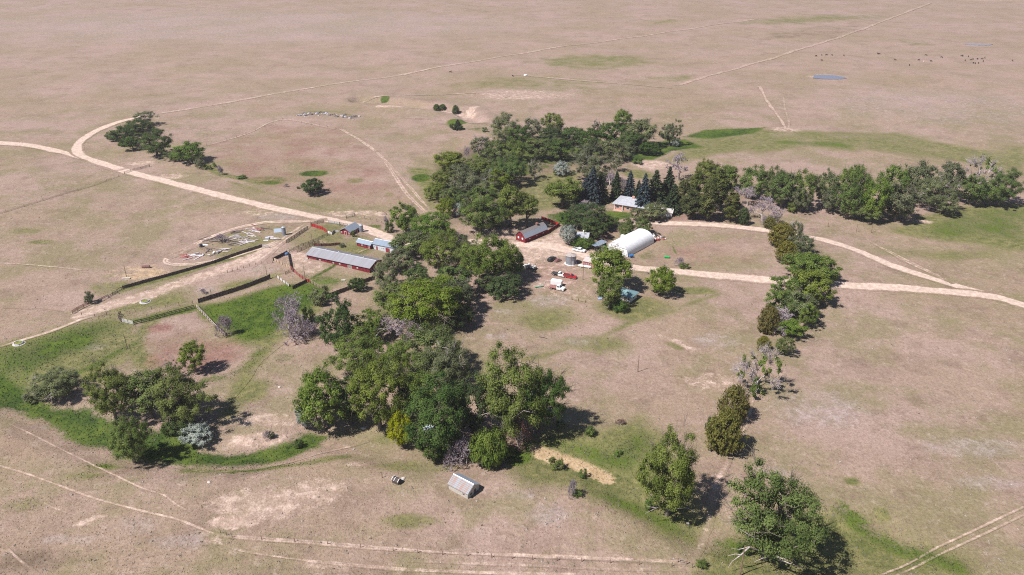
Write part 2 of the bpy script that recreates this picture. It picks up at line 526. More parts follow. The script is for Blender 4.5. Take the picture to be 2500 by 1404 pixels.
line(OL, .5, 4, 5, [(560, 445), (640, 470), (720, 490), (860, 528)])
ell(BA, .7, 345, 400, 34, 6)
ell(BA, .6, 420, 432, 40, 8)
ell(BA, .6, 870, 520, 90, 9)
ell(GR, .6, 680, 530, 60, 9)
ell(BA, .5, 640, 520, 60, 9)
# far prairie
poly(DK, .42, 40, [(1760, 95), (1900, 75), (2160, 45), (2080, 92), (1960, 100)])
poly(OL, .5, 30, [(1740, 60), (1950, 60), (2150, 45), (2200, 38), (2050, 34), (1850, 46)])
ell(OL, .5, 1450, 150, 160, 18)
ell(OL, .42, 1640, 190, 60, 8)
ell(DK, .35, 1880, 132, 40, 6)
ell(OL, .4, 1300, 205, 200, 22)
ell(DK, .35, 350, 24, 60, 4)
ell(DK, .35, 530, 35, 70, 4)
ell(DK, .3, 1180, 27, 50, 4)
ell(OL, .4, 1620, 52, 60, 5)
ell(OL, .32, 2240, 105, 40, 12)
ell(GR, .4, 600, 60, 700, 40)
ell(GR, .35, 2300, 260, 300, 50)
poly(ST_, .9, 20, [(2330, 1), (2540, 1), (2540, -16), (2300, -16)])
poly(RE, .55, 20, [(2000, 1), (2330, 1), (2320, -8), (2000, -8)])
ell(BA, .5, 1280, 232, 140, 14)
ell(BA, .6, 1920, 316, 40, 6)


ell(BA, .55, 2022, 189, 50, 9)
ell(DK, .6, 2022, 189, 44, 7.5, .3)
ell(BA, .45, 2388, 109, 50, 4)


def masks(X, Y):
    X = np.asarray(X, float)
    Y = np.asarray(Y, float)
    M = np.zeros((8, len(X)))
    for ch, amt, kind, soft, P in SHAPES:
        if kind == 'e':
            (cx, cy), (r1, r2) = P
            sel = np.nonzero((np.abs(X - cx) < r1 * 1.6) & (np.abs(Y - cy) < r2 * 1.6))[0]
            if not len(sel): continue
            d = np.hypot((X[sel] - cx) / r1, (Y[sel] - cy) / r2)
            v = 1 - sstep(1 - soft, 1 + soft, d)
        else:
            pad = soft if kind == 'p' else soft[0] + soft[1]
            lo, hi = P.min(0) - pad, P.max(0) + pad
            sel = np.nonzero((X > lo[0]) & (X < hi[0]) & (Y > lo[1]) & (Y < hi[1]))[0]
            if not len(sel): continue
            x, y = X[sel], Y[sel]
            if kind == 'p':
                d = seg_dist(x, y, P, True)
                ins = np.zeros(len(x), bool)
                n = len(P)
                for i in range(n):
                    ax, ay = P[i]
                    bx, by = P[(i + 1) % n]
                    c = (ay > y) != (by > y)
                    with np.errstate(divide='ignore', invalid='ignore'):
                        c &= x < (bx - ax) * (y - ay) / (by - ay) + ax
                    ins ^= c
                d = np.where(ins, -d, d)
                v = 1 - sstep(-soft, soft, d)
            else:
                w, sf = soft
                v = 1 - sstep(w / 2 - sf / 2, w / 2 + sf / 2, seg_dist(x, y, P))
        M[ch, sel] = np.maximum(M[ch, sel], v * amt)
    M[OL] = np.minimum(1, M[OL] * 1.25)
    M[BA] *= 1 - .8 * M[LU]
    return M


def mattrs(M):
    return {'ma': np.ascontiguousarray(M[:4].T), 'mb': np.ascontiguousarray(M[4:].T)}


# ------------------------------------------------------------------ the land
def axis_pts(core0, core1, step, end0, end1, g):
    a = list(np.arange(core0, core1 + .01, step))
    s = step
    while a[-1] < end1:
        s *= g
        a.append(a[-1] + s)
    s = step
    while a[0] > end0:
        s *= g
        a.insert(0, a[0] - s)
    return np.array(a)


xs = axis_pts(-330, 330, 1.5, -9000, 9000, 1.045)
ys = axis_pts(110, 560, 1.5, -900, 12000, 1.032)
GX, GY = np.meshgrid(xs, ys)
gx, gy = GX.ravel(), GY.ravel()
gz = H(gx, gy)
gm = masks(gx, gy)
nx, ny = len(xs), len(ys)
ii = (np.arange(ny - 1)[:, None] * nx + np.arange(nx - 1)[None, :]).ravel()
gf = np.stack([ii, ii + 1, ii + nx + 1, ii + nx], 1)
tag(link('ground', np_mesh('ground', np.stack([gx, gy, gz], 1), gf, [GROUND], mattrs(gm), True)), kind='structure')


# ------------------------------------------------------------------ roads and tracks
def spline(P, step):
    """Catmull-Rom through world points, resampled"""
    P = np.asarray(P, float)
    Q = np.vstack([2 * P[0] - P[1], P, 2 * P[-1] - P[-2]])
    out = []
    for i in range(1, len(Q) - 2):
        p0, p1, p2, p3 = Q[i - 1:i + 3]
        n = max(2, int(np.hypot(*(p2 - p1)) / step))
        for t in np.arange(n) / n:
            out.append(.5 * (2 * p1 + (p2 - p0) * t + (2 * p0 - 5 * p1 + 4 * p2 - p3) * t * t + (3 * p1 - p0 - 3 * p2 + p3) * t ** 3))
    out.append(Q[-2])
    return np.array(out)


PROF = np.array([-1.5, -1.15, -.9, -.55, -.2, 0, .2, .55, .9, 1.15, 1.5])
PR_ROAD = np.array([0, .2, .66, 1, .90, .74, .90, 1, .66, .2, 0])
PR_RUT = np.array([0, .15, .5, 1, .55, .3, .55, 1, .5, .15, 0])
PR_PATH = np.array([0, .15, .55, .9, 1, 1, 1, .9, .55, .15, 0])
LIFT = [0.05]
ROADS = []


def strip(name, pts, width, amt=1.0, prof=PR_ROAD, ch=RO, wob=.12):
    C = spline(W(pts), 1.6)
    d = np.gradient(C, axis=0)
    d /= np.hypot(d[:, 0], d[:, 1])[:, None] + 1e-9
    nrm = np.stack([-d[:, 1], d[:, 0]], 1)
    n = len(C)
    r = np.random.default_rng(len(name) + abs(int(pts[0][0])))
    k = np.ones(9) / 9
    wv = 1 + wob * 4 * np.convolve(r.normal(0, .5, n + 8), k, 'valid')
    off = wob * width * 1.5 * np.convolve(r.normal(0, .5, n + 8), k, 'valid')
    X = C[:, None, 0] + nrm[:, None, 0] * (PROF[None] * (width / 2 * wv)[:, None] + off[:, None])
    Y = C[:, None, 1] + nrm[:, None, 1] * (PROF[None] * (width / 2 * wv)[:, None] + off[:, None])
    x, y = X.ravel(), Y.ravel()
    LIFT[0] += .0012
    z = H(x, y) + LIFT[0] + .00022 * np.maximum(y - 300, 0)
    M = masks(x, y)
    v = np.tile(prof, n) * amt
    fade = np.minimum(1, np.minimum(np.arange(n), np.arange(n)[::-1]) / 4.0)
    v = v * np.repeat(.25 + .75 * fade, len(PROF))
    M[ch] = np.maximum(M[ch], v)
    if ch == RO: M[:3] *= (1 - v)
    if width > 1.4: ROADS.append((C[::4], width))
    w = len(PROF)
    ii = (np.arange(n - 1)[:, None] * w + np.arange(w - 1)[None, :]).ravel()
    F = np.stack([ii, ii + w, ii + w + 1, ii + 1], 1)
    return tag(link(name, np_mesh(name, np.stack([x, y, z], 1), F, [GROUND], mattrs(M), True)), kind='structure')


strip('dirt_road', [(-60, 347), (0, 350), (90, 357), (190, 379), (300, 415), (420, 447), (560, 485), (700, 516), (800, 536), (880, 554), (940, 578), (990, 598), (1060, 600), (1160, 590), (1250, 592)], 6.0)
strip('dirt_road', [(390, 276), (335, 289), (290, 300), (240, 318), (203, 338), (186, 358), (196, 376), (230, 392), (300, 415)], 5.2)
strip('dirt_road', [(2560, 757), (2500, 742), (2420, 720), (2300, 687), (2180, 650), (2080, 607), (2000, 584), (1950, 577), (1880, 566), (1750, 553), (1640, 547), (1585, 543), (1520, 545)], 5.2, .95)
strip('dirt_road', [(2560, 760), (2490, 740), (2420, 721), (2300, 711), (2150, 703), (2000, 695), (1850, 682), (1700, 667), (1560, 654), (1480, 640), (1420, 618), (1340, 600), (1240, 594)], 6.2)
strip('dirt_track', [(380, 279), (500, 258), (620, 240), (800, 208), (1000, 178), (1150, 151), (1300, 125), (1500, 97), (1700, 68), (1850, 46)], 3.0, .62, PR_RUT, wob=.2)
strip('dirt_track', [(1460, 678), (1440, 700), (1420, 722), (1400, 745)], 4.5, 0.52, PR_RUT, wob=.2, ch=BA)
strip('dirt_track', [(750, 548), (705, 580), (655, 620), (600, 655)], 5.0, 0.62, PR_RUT, wob=.2)
strip('dirt_track', [(800, 536), (740, 542), (640, 545), (540, 568), (450, 605), (405, 632), (420, 645), (490, 643), (560, 630), (640, 608), (690, 588)], 2.8, .78, PR_RUT, wob=.2)
strip('dirt_track', [(400, 628), (440, 612), (480, 595)], 6.0, 0.52, PR_RUT, wob=.2, ch=BA)
strip('dirt_track', [(830, 314), (880, 345), (930, 380), (960, 425), (990, 470), (1020, 500), (1040, 520)], 2.2, .95, PR_RUT, ch=BA)
strip('dirt_track', [(820, 316), (690, 293), (600, 325), (505, 357)], 1.6, .85, PR_RUT, wob=.3, ch=BA)
strip('dirt_track', [(915, 368), (950, 400), (985, 440), (1020, 480), (1050, 512)], 1.4, .8, PR_RUT, wob=.3, ch=BA)
strip('dirt_track', [(2105, 568), (2130, 590), (2180, 618), (2230, 645), (2330, 692)], 2.0, .7, PR_RUT, wob=.3, ch=BA)
strip('dirt_track', [(2270, 8), (2080, 80), (1960, 118), (1890, 140), (1780, 172), (1650, 207)], 3.5, .75, PR_RUT, wob=.3, ch=BA)
strip('footpath', [(1852, 212), (1880, 255), (1905, 290), (1922, 318)], 2.0, .85, PR_PATH, wob=.3, ch=BA)
strip('footpath', [(1912, 235), (1918, 270), (1925, 295), (1925, 318)], 1.4, 0.42, PR_PATH, wob=.3, ch=BA)
strip('footpath', [(1885, 318), (1920, 312), (1952, 325)], 2.0, .85, PR_PATH, wob=.3, ch=BA)
strip('footpath', [(-30, 1122), (0, 1133), (70, 1155), (130, 1178), (220, 1214), (330, 1247), (430, 1272), (480, 1292), (530, 1312)], .6, .98, PR_PATH, ch=BA)
strip('footpath', [(20, 1030), (60, 1045), (140, 1085), (220, 1127), (290, 1165), (350, 1195), (400, 1212), (430, 1236), (480, 1262)], .55, .8, PR_PATH, ch=BA)
strip('footpath', [(80, 1212), (140, 1244), (200, 1264)], .5, 0.51, PR_PATH, ch=BA)
strip('footpath', [(130, 1202), (200, 1232), (260, 1248)], .45, 0.47, PR_PATH, ch=BA)
strip('footpath', [(0, 1320), (50, 1370), (100, 1410)], .5, 0.38, PR_PATH, wob=.3, ch=BA)
strip('footpath', [(130, 1315), (210, 1350), (260, 1380)], .8, 0.38, PR_PATH, wob=.3, ch=BA)
strip('dirt_track', [(530, 1312), (640, 1320), (800, 1328), (960, 1338), (1100, 1346), (1280, 1352), (1480, 1362), (1690, 1372)], .9, .75, wob=.3, ch=BA)
strip('dirt_track', [(535, 1330), (600, 1352), (720, 1368), (860, 1378), (1000, 1386), (1200, 1392), (1450, 1400)], .8, .7, wob=.3, ch=BA)
strip('dirt_track', [(1000, 1364), (1250, 1374), (1480, 1386), (1700, 1392)], .8, 0.41, wob=.3, ch=BA)
strip('footpath', [(1850, 950), (1835, 1000), (1800, 1080), (1765, 1150), (1740, 1220), (1722, 1290), (1700, 1345), (1685, 1385)], 1.6, 0.51, PR_PATH, wob=.35, ch=BA)
strip('dirt_track', [(2560, 1212), (2500, 1238), (2400, 1285), (2300, 1330), (2200, 1378), (2130, 1410)], .6, .8, PR_PATH, ch=BA)
strip('dirt_track', [(2560, 1232), (2500, 1258), (2400, 1305), (2300, 1350), (2210, 1392), (2170, 1412)], .6, .8, PR_PATH, ch=BA)
strip('footpath', [(872, 622), (888, 614), (902, 609)], 1.2, 0.81, PR_PATH, ch=BA)
strip('footpath', [(430, 1130), (520, 1145), (640, 1135), (740, 1112), (820, 1085), (900, 1062)], .7, 0.42, PR_PATH, wob=.3, ch=BA)
strip('cow_path', [(-20, 530), (60, 505), (150, 475), (230, 450), (290, 428)], 1.6, .55, PR_PATH, DK, wob=.3)
strip('cow_path', [(-20, 640), (60, 645), (150, 655), (215, 662)], 1.0, .5, PR_PATH, wob=.3)
strip('cow_path', [(-20, 748), (60, 752), (120, 757), (180, 766)], 1.2, .5, PR_PATH, DK, wob=.3)
strip('cow_path', [(-20, 852), (50, 832), (130, 808), (200, 780), (260, 765)], 1.6, .6, PR_PATH, wob=.3)
strip('cow_path', [(232, 775), (240, 800), (250, 830)], 1.2, .6, PR_PATH, DK, wob=.3)
strip('cow_path', [(560, 980), (600, 930), (625, 890), (660, 860), (700, 830)], 1.0, .3, PR_PATH, DK, wob=.3)
strip('cow_path', [(1250, 182), (1400, 196), (1560, 206), (1640, 214)], 3.0, .4, PR_PATH, wob=.3)
strip('cow_path', [(850, 243), (1000, 232), (1200, 226), (1240, 238)], 2.5, .4, PR_PATH, wob=.3)

# pond and seep
def pond(name, cx, cy, rx, ry, col):
    p = G(cx, cy)
    rxm = rx / scale_at(cy)
    rym = (G0(cx, cy - ry)[1] - G0(cx, cy + ry)[1]) / 2
    n = 40
    r = random.Random(cx)
    ph = [r.uniform(0, 6) for _ in range(3)]
    ring = [(p.x + rxm * cos(t) * (1 + .10 * sin(3 * t + ph[0]) + .06 * sin(5 * t + ph[1])), p.y + rym * sin(t) * (1 + .14 * sin(2 * t + ph[2]))) for t in [2 * pi * i / n for i in range(n)]]
    zz = float(np.max(H(np.array([q[0] for q in ring]), np.array([q[1] for q in ring])))) + .22
    m = MB()
    m.add([(x, y, zz) for x, y in ring] + [(p.x, p.y, zz)], [(i, (i + 1) % n, n) for i in range(n)])
    t = NT(name)
    nz = t.noise(t.n('NewGeometry').outputs['Position'], .6, 2)
    nr = t.n('Bump', {'Height': nz, 'Strength': .1, 'Distance': .1}).outputs[0]
    return tag(m.build(name, t.out(t.bsdf(col, .2, 0, nr, .4))), kind='structure')


pond('pond_water', 2022, 189, 38, 6, (.17, .17, .22))
pond('pond_water', 2388, 109, 34, 2.0, (.26, .23, .28))

# short dry and green grass tussocks: one mass
NTU = 150000
ty = 128 + 330 * RNG.random(NTU) ** 1.5
tx = (RNG.random(NTU) * 2 - 1) * (ty * .72 + 25)
TM = masks(tx, ty)
keep = (TM[BA] < .5) & (RNG.random(NTU) < (.55 + .9 * np.maximum(TM[LU], TM[OL])))
for C_, w_ in ROADS: keep &= seg_dist(tx, ty, C_) > w_ * .55
tx, ty, TM = tx[keep], ty[keep], TM[:, keep]
tz = H(tx, ty)
nt = len(tx)
ht = (.05 + .13 * RNG.random(nt)) * (1 + 1.9 * TM[LU] + .6 * TM[OL])
wd = .10 + .20 * RNG.random(nt)
V = np.zeros((nt, 4, 3))
an = RNG.random(nt) * 2 * pi
for i, k in enumerate((0, 2.1, 4.2)):
    V[:, i, 0] = tx + wd * np.cos(an + k)
    V[:, i, 1] = ty + wd * np.sin(an + k)
    V[:, i, 2] = tz - .02
V[:, 3, 0] = tx + RNG.normal(0, .06, nt)
V[:, 3, 1] = ty + RNG.normal(0, .06, nt)
V[:, 3, 2] = tz + ht
F = (np.arange(nt)[:, None, None] * 4 + np.array([[0, 1, 3], [1, 2, 3], [2, 0, 3]])[None]).reshape(-1, 3)
tag(link('grass_tussocks', np_mesh('grass_tussocks', V.reshape(-1, 3), F, [GROUND], mattrs(np.repeat(TM, 4, 1)))),
    'low dry and green grass tussocks over the prairie round the farmstead', 'grass', kind='stuff')

# weeds and little sage clumps: uncountable, one mass
NW = 17000
wy = 132 + 420 * RNG.random(NW) ** 1.3
wx = (RNG.random(NW) * 2 - 1) * (wy * .72 + 25)
WMK = masks(wx, wy)
keep = RNG.random(NW) < np.clip(.34 + .4 * WMK[OL] + .25 * WMK[LU] + .9 * WMK[GR] + .25 * WMK[RE], 0, 1)
for C_, w_ in ROADS: keep &= seg_dist(wx, wy, C_) > w_ * .6
wx, wy, WMK = wx[keep], wy[keep], WMK[:, keep]
wz = H(wx, wy)
nw = len(wx)
K = 12
rad = .10 + .36 * RNG.random(nw) ** 2.2
D = RNG.normal(0, 1, (nw, K, 3))
D[:, :, 2] = np.abs(D[:, :, 2])
D /= np.linalg.norm(D, axis=2)[:, :, None]
P_ = np.stack([wx, wy, wz], 1)[:, None] + D * rad[:, None, None] * np.array([1, 1, .75]) * RNG.uniform(.5, 1, (nw, K, 1))
A_ = RNG.normal(0, 1, (nw, K, 3))
A_ -= D * np.sum(A_ * D, 2)[:, :, None]
A_ /= np.linalg.norm(A_, axis=2)[:, :, None]
B_ = np.cross(D, A_)
sz = (rad[:, None, None] * .42) * RNG.uniform(.6, 1.3, (nw, K, 1))
V = np.stack([P_ - A_ * sz, P_ + B_ * sz * .6, P_ + A_ * sz, P_ - B_ * sz * .6], 2).reshape(-1, 3)
WEED = (V, np.arange(len(V)).reshape(-1, 4), np.repeat(np.where(WMK[GR] > .25, RNG.uniform(.65, 1, nw), np.where((WMK[OL] + WMK[LU]) > .4, RNG.uniform(.12, .5, nw), RNG.uniform(.3, 1, nw))), K * 4))
# ------------------------------------------------------------------ trees
def leaf_material(name, c_dark, c_light, hue=.012, val=.26, trans=.40):
    t = NT(name)
    tint = t.n('Attribute', attribute_name='tint').outputs['Fac']
    rnd = t.n('ObjectInfo').outputs['Random']
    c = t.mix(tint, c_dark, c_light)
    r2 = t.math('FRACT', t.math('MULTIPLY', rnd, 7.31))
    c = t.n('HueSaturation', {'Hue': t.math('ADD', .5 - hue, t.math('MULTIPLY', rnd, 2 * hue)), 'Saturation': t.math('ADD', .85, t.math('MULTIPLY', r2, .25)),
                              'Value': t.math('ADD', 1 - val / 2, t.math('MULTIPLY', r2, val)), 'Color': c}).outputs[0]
    d = t.n('BsdfDiffuse', {'Color': c}).outputs[0]
    tr = t.n('BsdfTranslucent', {'Color': c}).outputs[0]
    return t.out(t.n('MixShader', {0: trans, 1: d, 2: tr}).outputs[0])


LM = {
    'cotton': leaf_material('cottonwood_leaves', (.080, .115, .026), (.258, .312, .088)),
    'elm': leaf_material('elm_leaves', (.075, .125, .028), (.235, .300, .078)),
    'dark': leaf_material('ash_leaves', (.045, .085, .024), (.150, .210, .062)),
    'bright': leaf_material('boxelder_leaves', (.105, .145, .022), (.260, .300, .072)),
    'yellow': leaf_material('willow_leaves', (.20, .22, .015), (.40, .40, .04)),
    'silver': leaf_material('russian_olive_leaves', (.24, .28, .24), (.52, .56, .50)),
    'grey': leaf_material('grey_poplar_leaves', (.095, .118, .050), (.280, .300, .155)),
    'blue': leaf_material('blue_spruce_needles', (.028, .050, .058), (.125, .172, .185)),
    'spruce': leaf_material('spruce_needles', (.024, .045, .022), (.095, .130, .062)),
    'pine': leaf_material('pine_needles', (.056, .074, .022), (.190, .200, .070)),
    'juniper': leaf_material('juniper_needles', (.085, .088, .012), (.290, .260, .052)),
    'rust': leaf_material('withered_leaves', (.22, .11, .08), (.44, .27, .21)),
    'twig': leaf_material('dead_twigs', (.17, .135, .145), (.38, .32, .345), .01, .25, 0),
    'sage': leaf_material('weed_leaves', (.060, .068, .022), (.46, .41, .38), .01, .2, .1),
}
tag(link('weeds', np_mesh('weeds', WEED[0], WEED[1], [LM['sage']], {'tint': WEED[2]})), 'scattered low weeds and sage clumps over the dry pasture', 'weeds', kind='stuff')
BARK = noisy('bark', (.10, .08, .06), (.26, .22, .18), 2.5, .9)
PALEBARK = noisy('bleached_bark', (.27, .22, .21), (.50, .44, .42), 2.0, .9)
DARKBARK = noisy('dark_bark', (.06, .045, .04), (.13, .10, .085), 2.5, .9)


def tubes_np(segs, sides=5):
    """segs: list of (p0, p1, r0, r1) -> V, F (quads)"""
    S = np.array([[*a, *b, r0, r1] for a, b, r0, r1 in segs], float)
    p0, p1, r0, r1 = S[:, :3], S[:, 3:6], S[:, 6], S[:, 7]
    d = p1 - p0
    d /= np.linalg.norm(d, axis=1)[:, None] + 1e-9
    ref = np.where(np.abs(d[:, 2:3]) < .9, np.array([[0, 0, 1.0]]), np.array([[1.0, 0, 0]]))
    u = np.cross(d, ref)
    u /= np.linalg.norm(u, axis=1)[:, None] + 1e-9
    v = np.cross(d, u)
    n = len(S)
    V = np.zeros((n, 2, sides, 3))
    for i in range(sides):
        c, s = cos(2 * pi * i / sides), sin(2 * pi * i / sides)
        o = u * c + v * s
        V[:, 0, i] = p0 + o * r0[:, None]
        V[:, 1, i] = p1 + o * r1[:, None]
    F = []
    for i in range(sides):
        j = (i + 1) % sides
        F.append([i, j, sides + j, sides + i])
    F = np.arange(n)[:, None, None] * (2 * sides) + np.array(F)[None]
    return V.reshape(-1, 3), F.reshape(-1, 4)


def leaves_np(P, N, size, r, aspect=.75, along=None):
    """one small kite per leaf spray at P facing N"""
    n = len(P)
    N = N / (np.linalg.norm(N, axis=1)[:, None] + 1e-9)
    a = r.normal(0, 1, (n, 3)) if along is None else along
    t = a - N * np.sum(a * N, 1)[:, None]
    t /= np.linalg.norm(t, axis=1)[:, None] + 1e-9
    b = np.cross(N, t)
    s = size[:, None]
    V = np.stack([P - t * s, P + b * s * aspect, P + t * s, P - b * s * aspect], 1)
    V[:, 0] -= N * s * .25
    V[:, 2] -= N * s * .35
    F = np.arange(n * 4).reshape(n, 4)
    return V.reshape(-1, 3), F


def broadleaf(seed, H_=16.0, R=8.0, base=.18, clumps=85, per=75, leaf=.36, clump_r=.21, lobes=.32, bare=.06, taper=.0, hollow=.42, trunk_r=.5, lean=0.0, low=False, twigs=7):
    """crown of leaf clumps carried by limbs; returns (crown mesh data, wood mesh data)"""
    r = np.random.default_rng(seed)
    zc = H_ * (base + 1) / 2
    rz = H_ * (1 - base) / 2
    ld = r.normal(0, 1, (7, 3))
    ld[:, 2] *= .6
    ld /= np.linalg.norm(ld, axis=1)[:, None]
    la = r.uniform(-.25, 1, 7) * lobes

    def env(D):
        e = np.ones(len(D)) * (1 - lobes * .35)
        for q in range(7):
            e += la[q] * np.clip(D @ ld[q], 0, 1) ** 3
        return e
    C = []
    tries = 0
    while len(C) < clumps and tries < 6000:
        tries += 1
        D = r.normal(0, 1, 3)
        D /= np.linalg.norm(D)
        rad = (r.uniform(hollow ** 3, 1)) ** (1 / 3) * env(D[None])[0]
        p = np.array([D[0] * R * rad, D[1] * R * rad, zc + D[2] * rz * rad])
        if low and D[2] < -.2 and r.random() < .3: continue
        k = 1 - taper * (p[2] / H_)
        p[0] *= k
        p[1] *= k
        p[0] += lean * p[2]
        if p[2] < (.3 if low else base * H_ * .6): continue
        if C and min(np.linalg.norm((p - q) / np.array([1, 1, .8])) for q in C) < R * clump_r * .72: continue
        C.append(p)
    C = np.array(C)
    # limbs: grow from the trunk to every clump through the nearest node already there
    th = H_ * (base + .16) if not low else H_ * .12
    nodes = [np.array([0, 0, -.3]), np.array([r.normal(0, .15), r.normal(0, .15), th * .55]), np.array([lean * th + r.normal(0, .3), r.normal(0, .3), th])]
    par = [-1, 0, 1]
    order = np.argsort(np.linalg.norm(C - nodes[2], axis=1))
    isbare = r.random(len(C)) < bare
    for i in order:
        c = C[i]
        dn = [np.linalg.norm(c - q) + (0 if q[2] < c[2] + .5 else 2.5) for q in nodes[1:]]
        j = 1 + int(np.argmin(dn))
        mid = (nodes[j] + c) / 2 + r.normal(0, .05, 3) * np.linalg.norm(c - nodes[j]) + np.array([0, 0, .06 * np.linalg.norm(c - nodes[j])])
        nodes.append(mid)
        par.append(j)
        nodes.append(c - np.array([0, 0, .15 * R * clump_r]))
        par.append(len(nodes) - 2)
    w = np.zeros(len(nodes))
    for i in range(len(nodes) - 1, 0, -1):
        w[i] += .55
        w[par[i]] += w[i]
    rad = trunk_r * np.sqrt(w / w[1])
    rad = np.maximum(rad, .035)
    segs = [(nodes[par[i]], nodes[i], min(rad[par[i]], rad[i] * 1.5), rad[i]) for i in range(1, len(nodes))]
    segs[0] = (nodes[0], nodes[1], trunk_r * 1.35, trunk_r)
    # leafless ends
    for i in range(len(C)):
        if isbare[i] or r.random() < .16:
            for _ in range(twigs if isbare[i] else 2):
                d = (C[i] - np.array([0, 0, zc * .7]))
                d = d / np.linalg.norm(d) + r.normal(0, .5, 3)
                L = R * r.uniform(.14, .30)
                q = C[i] + d / np.linalg.norm(d) * L
                segs.append((C[i], q, .06, .03))
                segs.append((q, q + (d + r.normal(0, .5, 3)) * L * .35, .035, .02))
                if twigs > 8: segs.append((C[i] + d * L * .4, q + r.normal(0, .5, 3) * L * .7, .03, .02))
    LP, LN, LT, LS = [], [], [], []
    ctr = np.array([0, 0, zc - rz * .25])
    for i in range(len(C)):
        if isbare[i]: continue
        cr = R * clump_r * r.uniform(.7, 1.3)
        n = int(per * r.uniform(.65, 1.3))
        D = r.normal(0, 1, (n, 3))
        D /= np.linalg.norm(D, axis=1)[:, None]
        q = D * (np.abs(r.normal(.55, .33, n)))[:, None] * cr * np.array([1, 1, .8])
        P = C[i] + q
        ok = P[:, 2] > .12
        P, D = P[ok], D[ok]
        n = len(P)
        out = (C[i] - ctr) / np.linalg.norm(C[i] - ctr)
        LP.append(P)
        LN.append(D * .65 + out * .6 + r.normal(0, .26, (n, 3)) + np.array([0, 0, .5]))
        ct = r.uniform(.1, .75)
        LT.append(np.clip(ct + r.normal(0, .17, n), 0, 1))
        LS.append(leaf * r.uniform(.6, 1.35, n))
    P, N, T, S = np.concatenate(LP), np.concatenate(LN), np.concatenate(LT), np.concatenate(LS)
    V, F = leaves_np(P, N, S, r)
    return (V, F, np.repeat(T, 4)), tubes_np(segs)


def conifer(seed, H_=18.0, R=4.2, layers=34, per=12, leaf=.30, droop=.28, power=.85, base=.03, rag=.22, top_r=.12):
    r = np.random.default_rng(seed)
    LP, LN, LA, LT, LS, segs = [], [], [], [], [], []
    segs.append((np.array([0, 0, -.2]), np.array([0, 0, H_ * .97]), R * .07, .03))
    for k in range(layers):
        z = H_ * (base + (1 - base) * (k / layers) ** 1.0)
        rr = R * ((1 - (z / H_)) ** power) + top_r
        nb = max(4, int(per * (.45 + .55 * rr / R)))
        for b in range(nb):
            a = 2 * pi * (b + r.random()) / nb + k * .7
            L = rr * r.uniform(1 - rag * 1.6, 1 + rag * .5)
            tip = np.array([cos(a) * L, sin(a) * L, z - droop * L + .25 * L * (k / layers)])
            b0 = np.array([0, 0, z])
            if k % 2 == 0 and L > .8: segs.append((b0, tip * .75 + b0 * .25, .05, .02))
            n = max(4, int(19 * L))
            t = r.uniform(.18, 1.0, n) ** .7
            P = b0 + (tip - b0) * t[:, None] + r.normal(0, .10, (n, 3)) * (.4 + L * .28)
            d = (tip - b0) / (np.linalg.norm(tip - b0) + 1e-6)
            LP.append(P)
            LN.append(np.array([0, 0, 1.0]) + d * .5 + r.normal(0, .45, (n, 3)))
            LA.append(d + r.normal(0, .35, (n, 3)))
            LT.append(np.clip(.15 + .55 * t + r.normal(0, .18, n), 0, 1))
            LS.append(leaf * r.uniform(.6, 1.25, n))
    P, N, A, T, S = map(np.concatenate, (LP, LN, LA, LT, LS))
    V, F = leaves_np(P, N, S, r, .5, A)
    return (V, F, np.repeat(T, 4)), tubes_np(segs)


def juniper(seed, H_=6.0, R=2.6, n_sp=300, leaf=.19, per=28):
    """upswept sprays over an egg-shaped bush"""
    r = np.random.default_rng(seed)
    LP, LN, LA, LT, LS, segs = [], [], [], [], [], []
    segs.append((np.array([0, 0, -.2]), np.array([0, 0, H_ * .8]), .16, .04))
    bl = r.normal(0, 1, (6, 3))
    bl /= np.linalg.norm(bl, axis=1)[:, None]
    for k in range(n_sp):
        u = r.random() ** .85
        a = r.uniform(0, 2 * pi)
        prof = (sin(pi * min(1, (u * .82 + .17))) ** .75)
        D = np.array([cos(a), sin(a), 0])
        lobe = 1 + .22 * np.max(np.clip(bl @ np.array([cos(a), sin(a), u * 2 - 1]), 0, 1)) - .1
        rr = R * prof * lobe * r.uniform(.58, 1.10)
        c = np.array([cos(a) * rr, sin(a) * rr, u * H_ * .93 + .1])
        d = D * .75 + np.array([0, 0, .75 + u * .8])
        d /= np.linalg.norm(d)
        if k % 5 == 0: segs.append((np.array([0, 0, c[2] * .6]), c, .04, .02))
        n = per
        t = r.uniform(-.6, 1.5, n)
        P = c + d * (t * R * .26)[:, None] + r.normal(0, R * .055, (n, 3))
        P[:, 2] = np.maximum(P[:, 2], .1)
        LP.append(P)
        LN.append(D * .9 + np.array([0, 0, .5]) + r.normal(0, .45, (n, 3)))
        LA.append(d + r.normal(0, .3, (n, 3)))
        ct = r.uniform(.1, .6)
        LT.append(np.clip(ct + .3 * t + r.normal(0, .12, n), 0, 1))
        LS.append(leaf * r.uniform(.6, 1.2, n))
    P, N, A, T, S = map(np.concatenate, (LP, LN, LA, LT, LS))
    V, F = leaves_np(P, N, S, r, .45, A)
    return (V, F, np.repeat(T, 4)), tubes_np(segs)


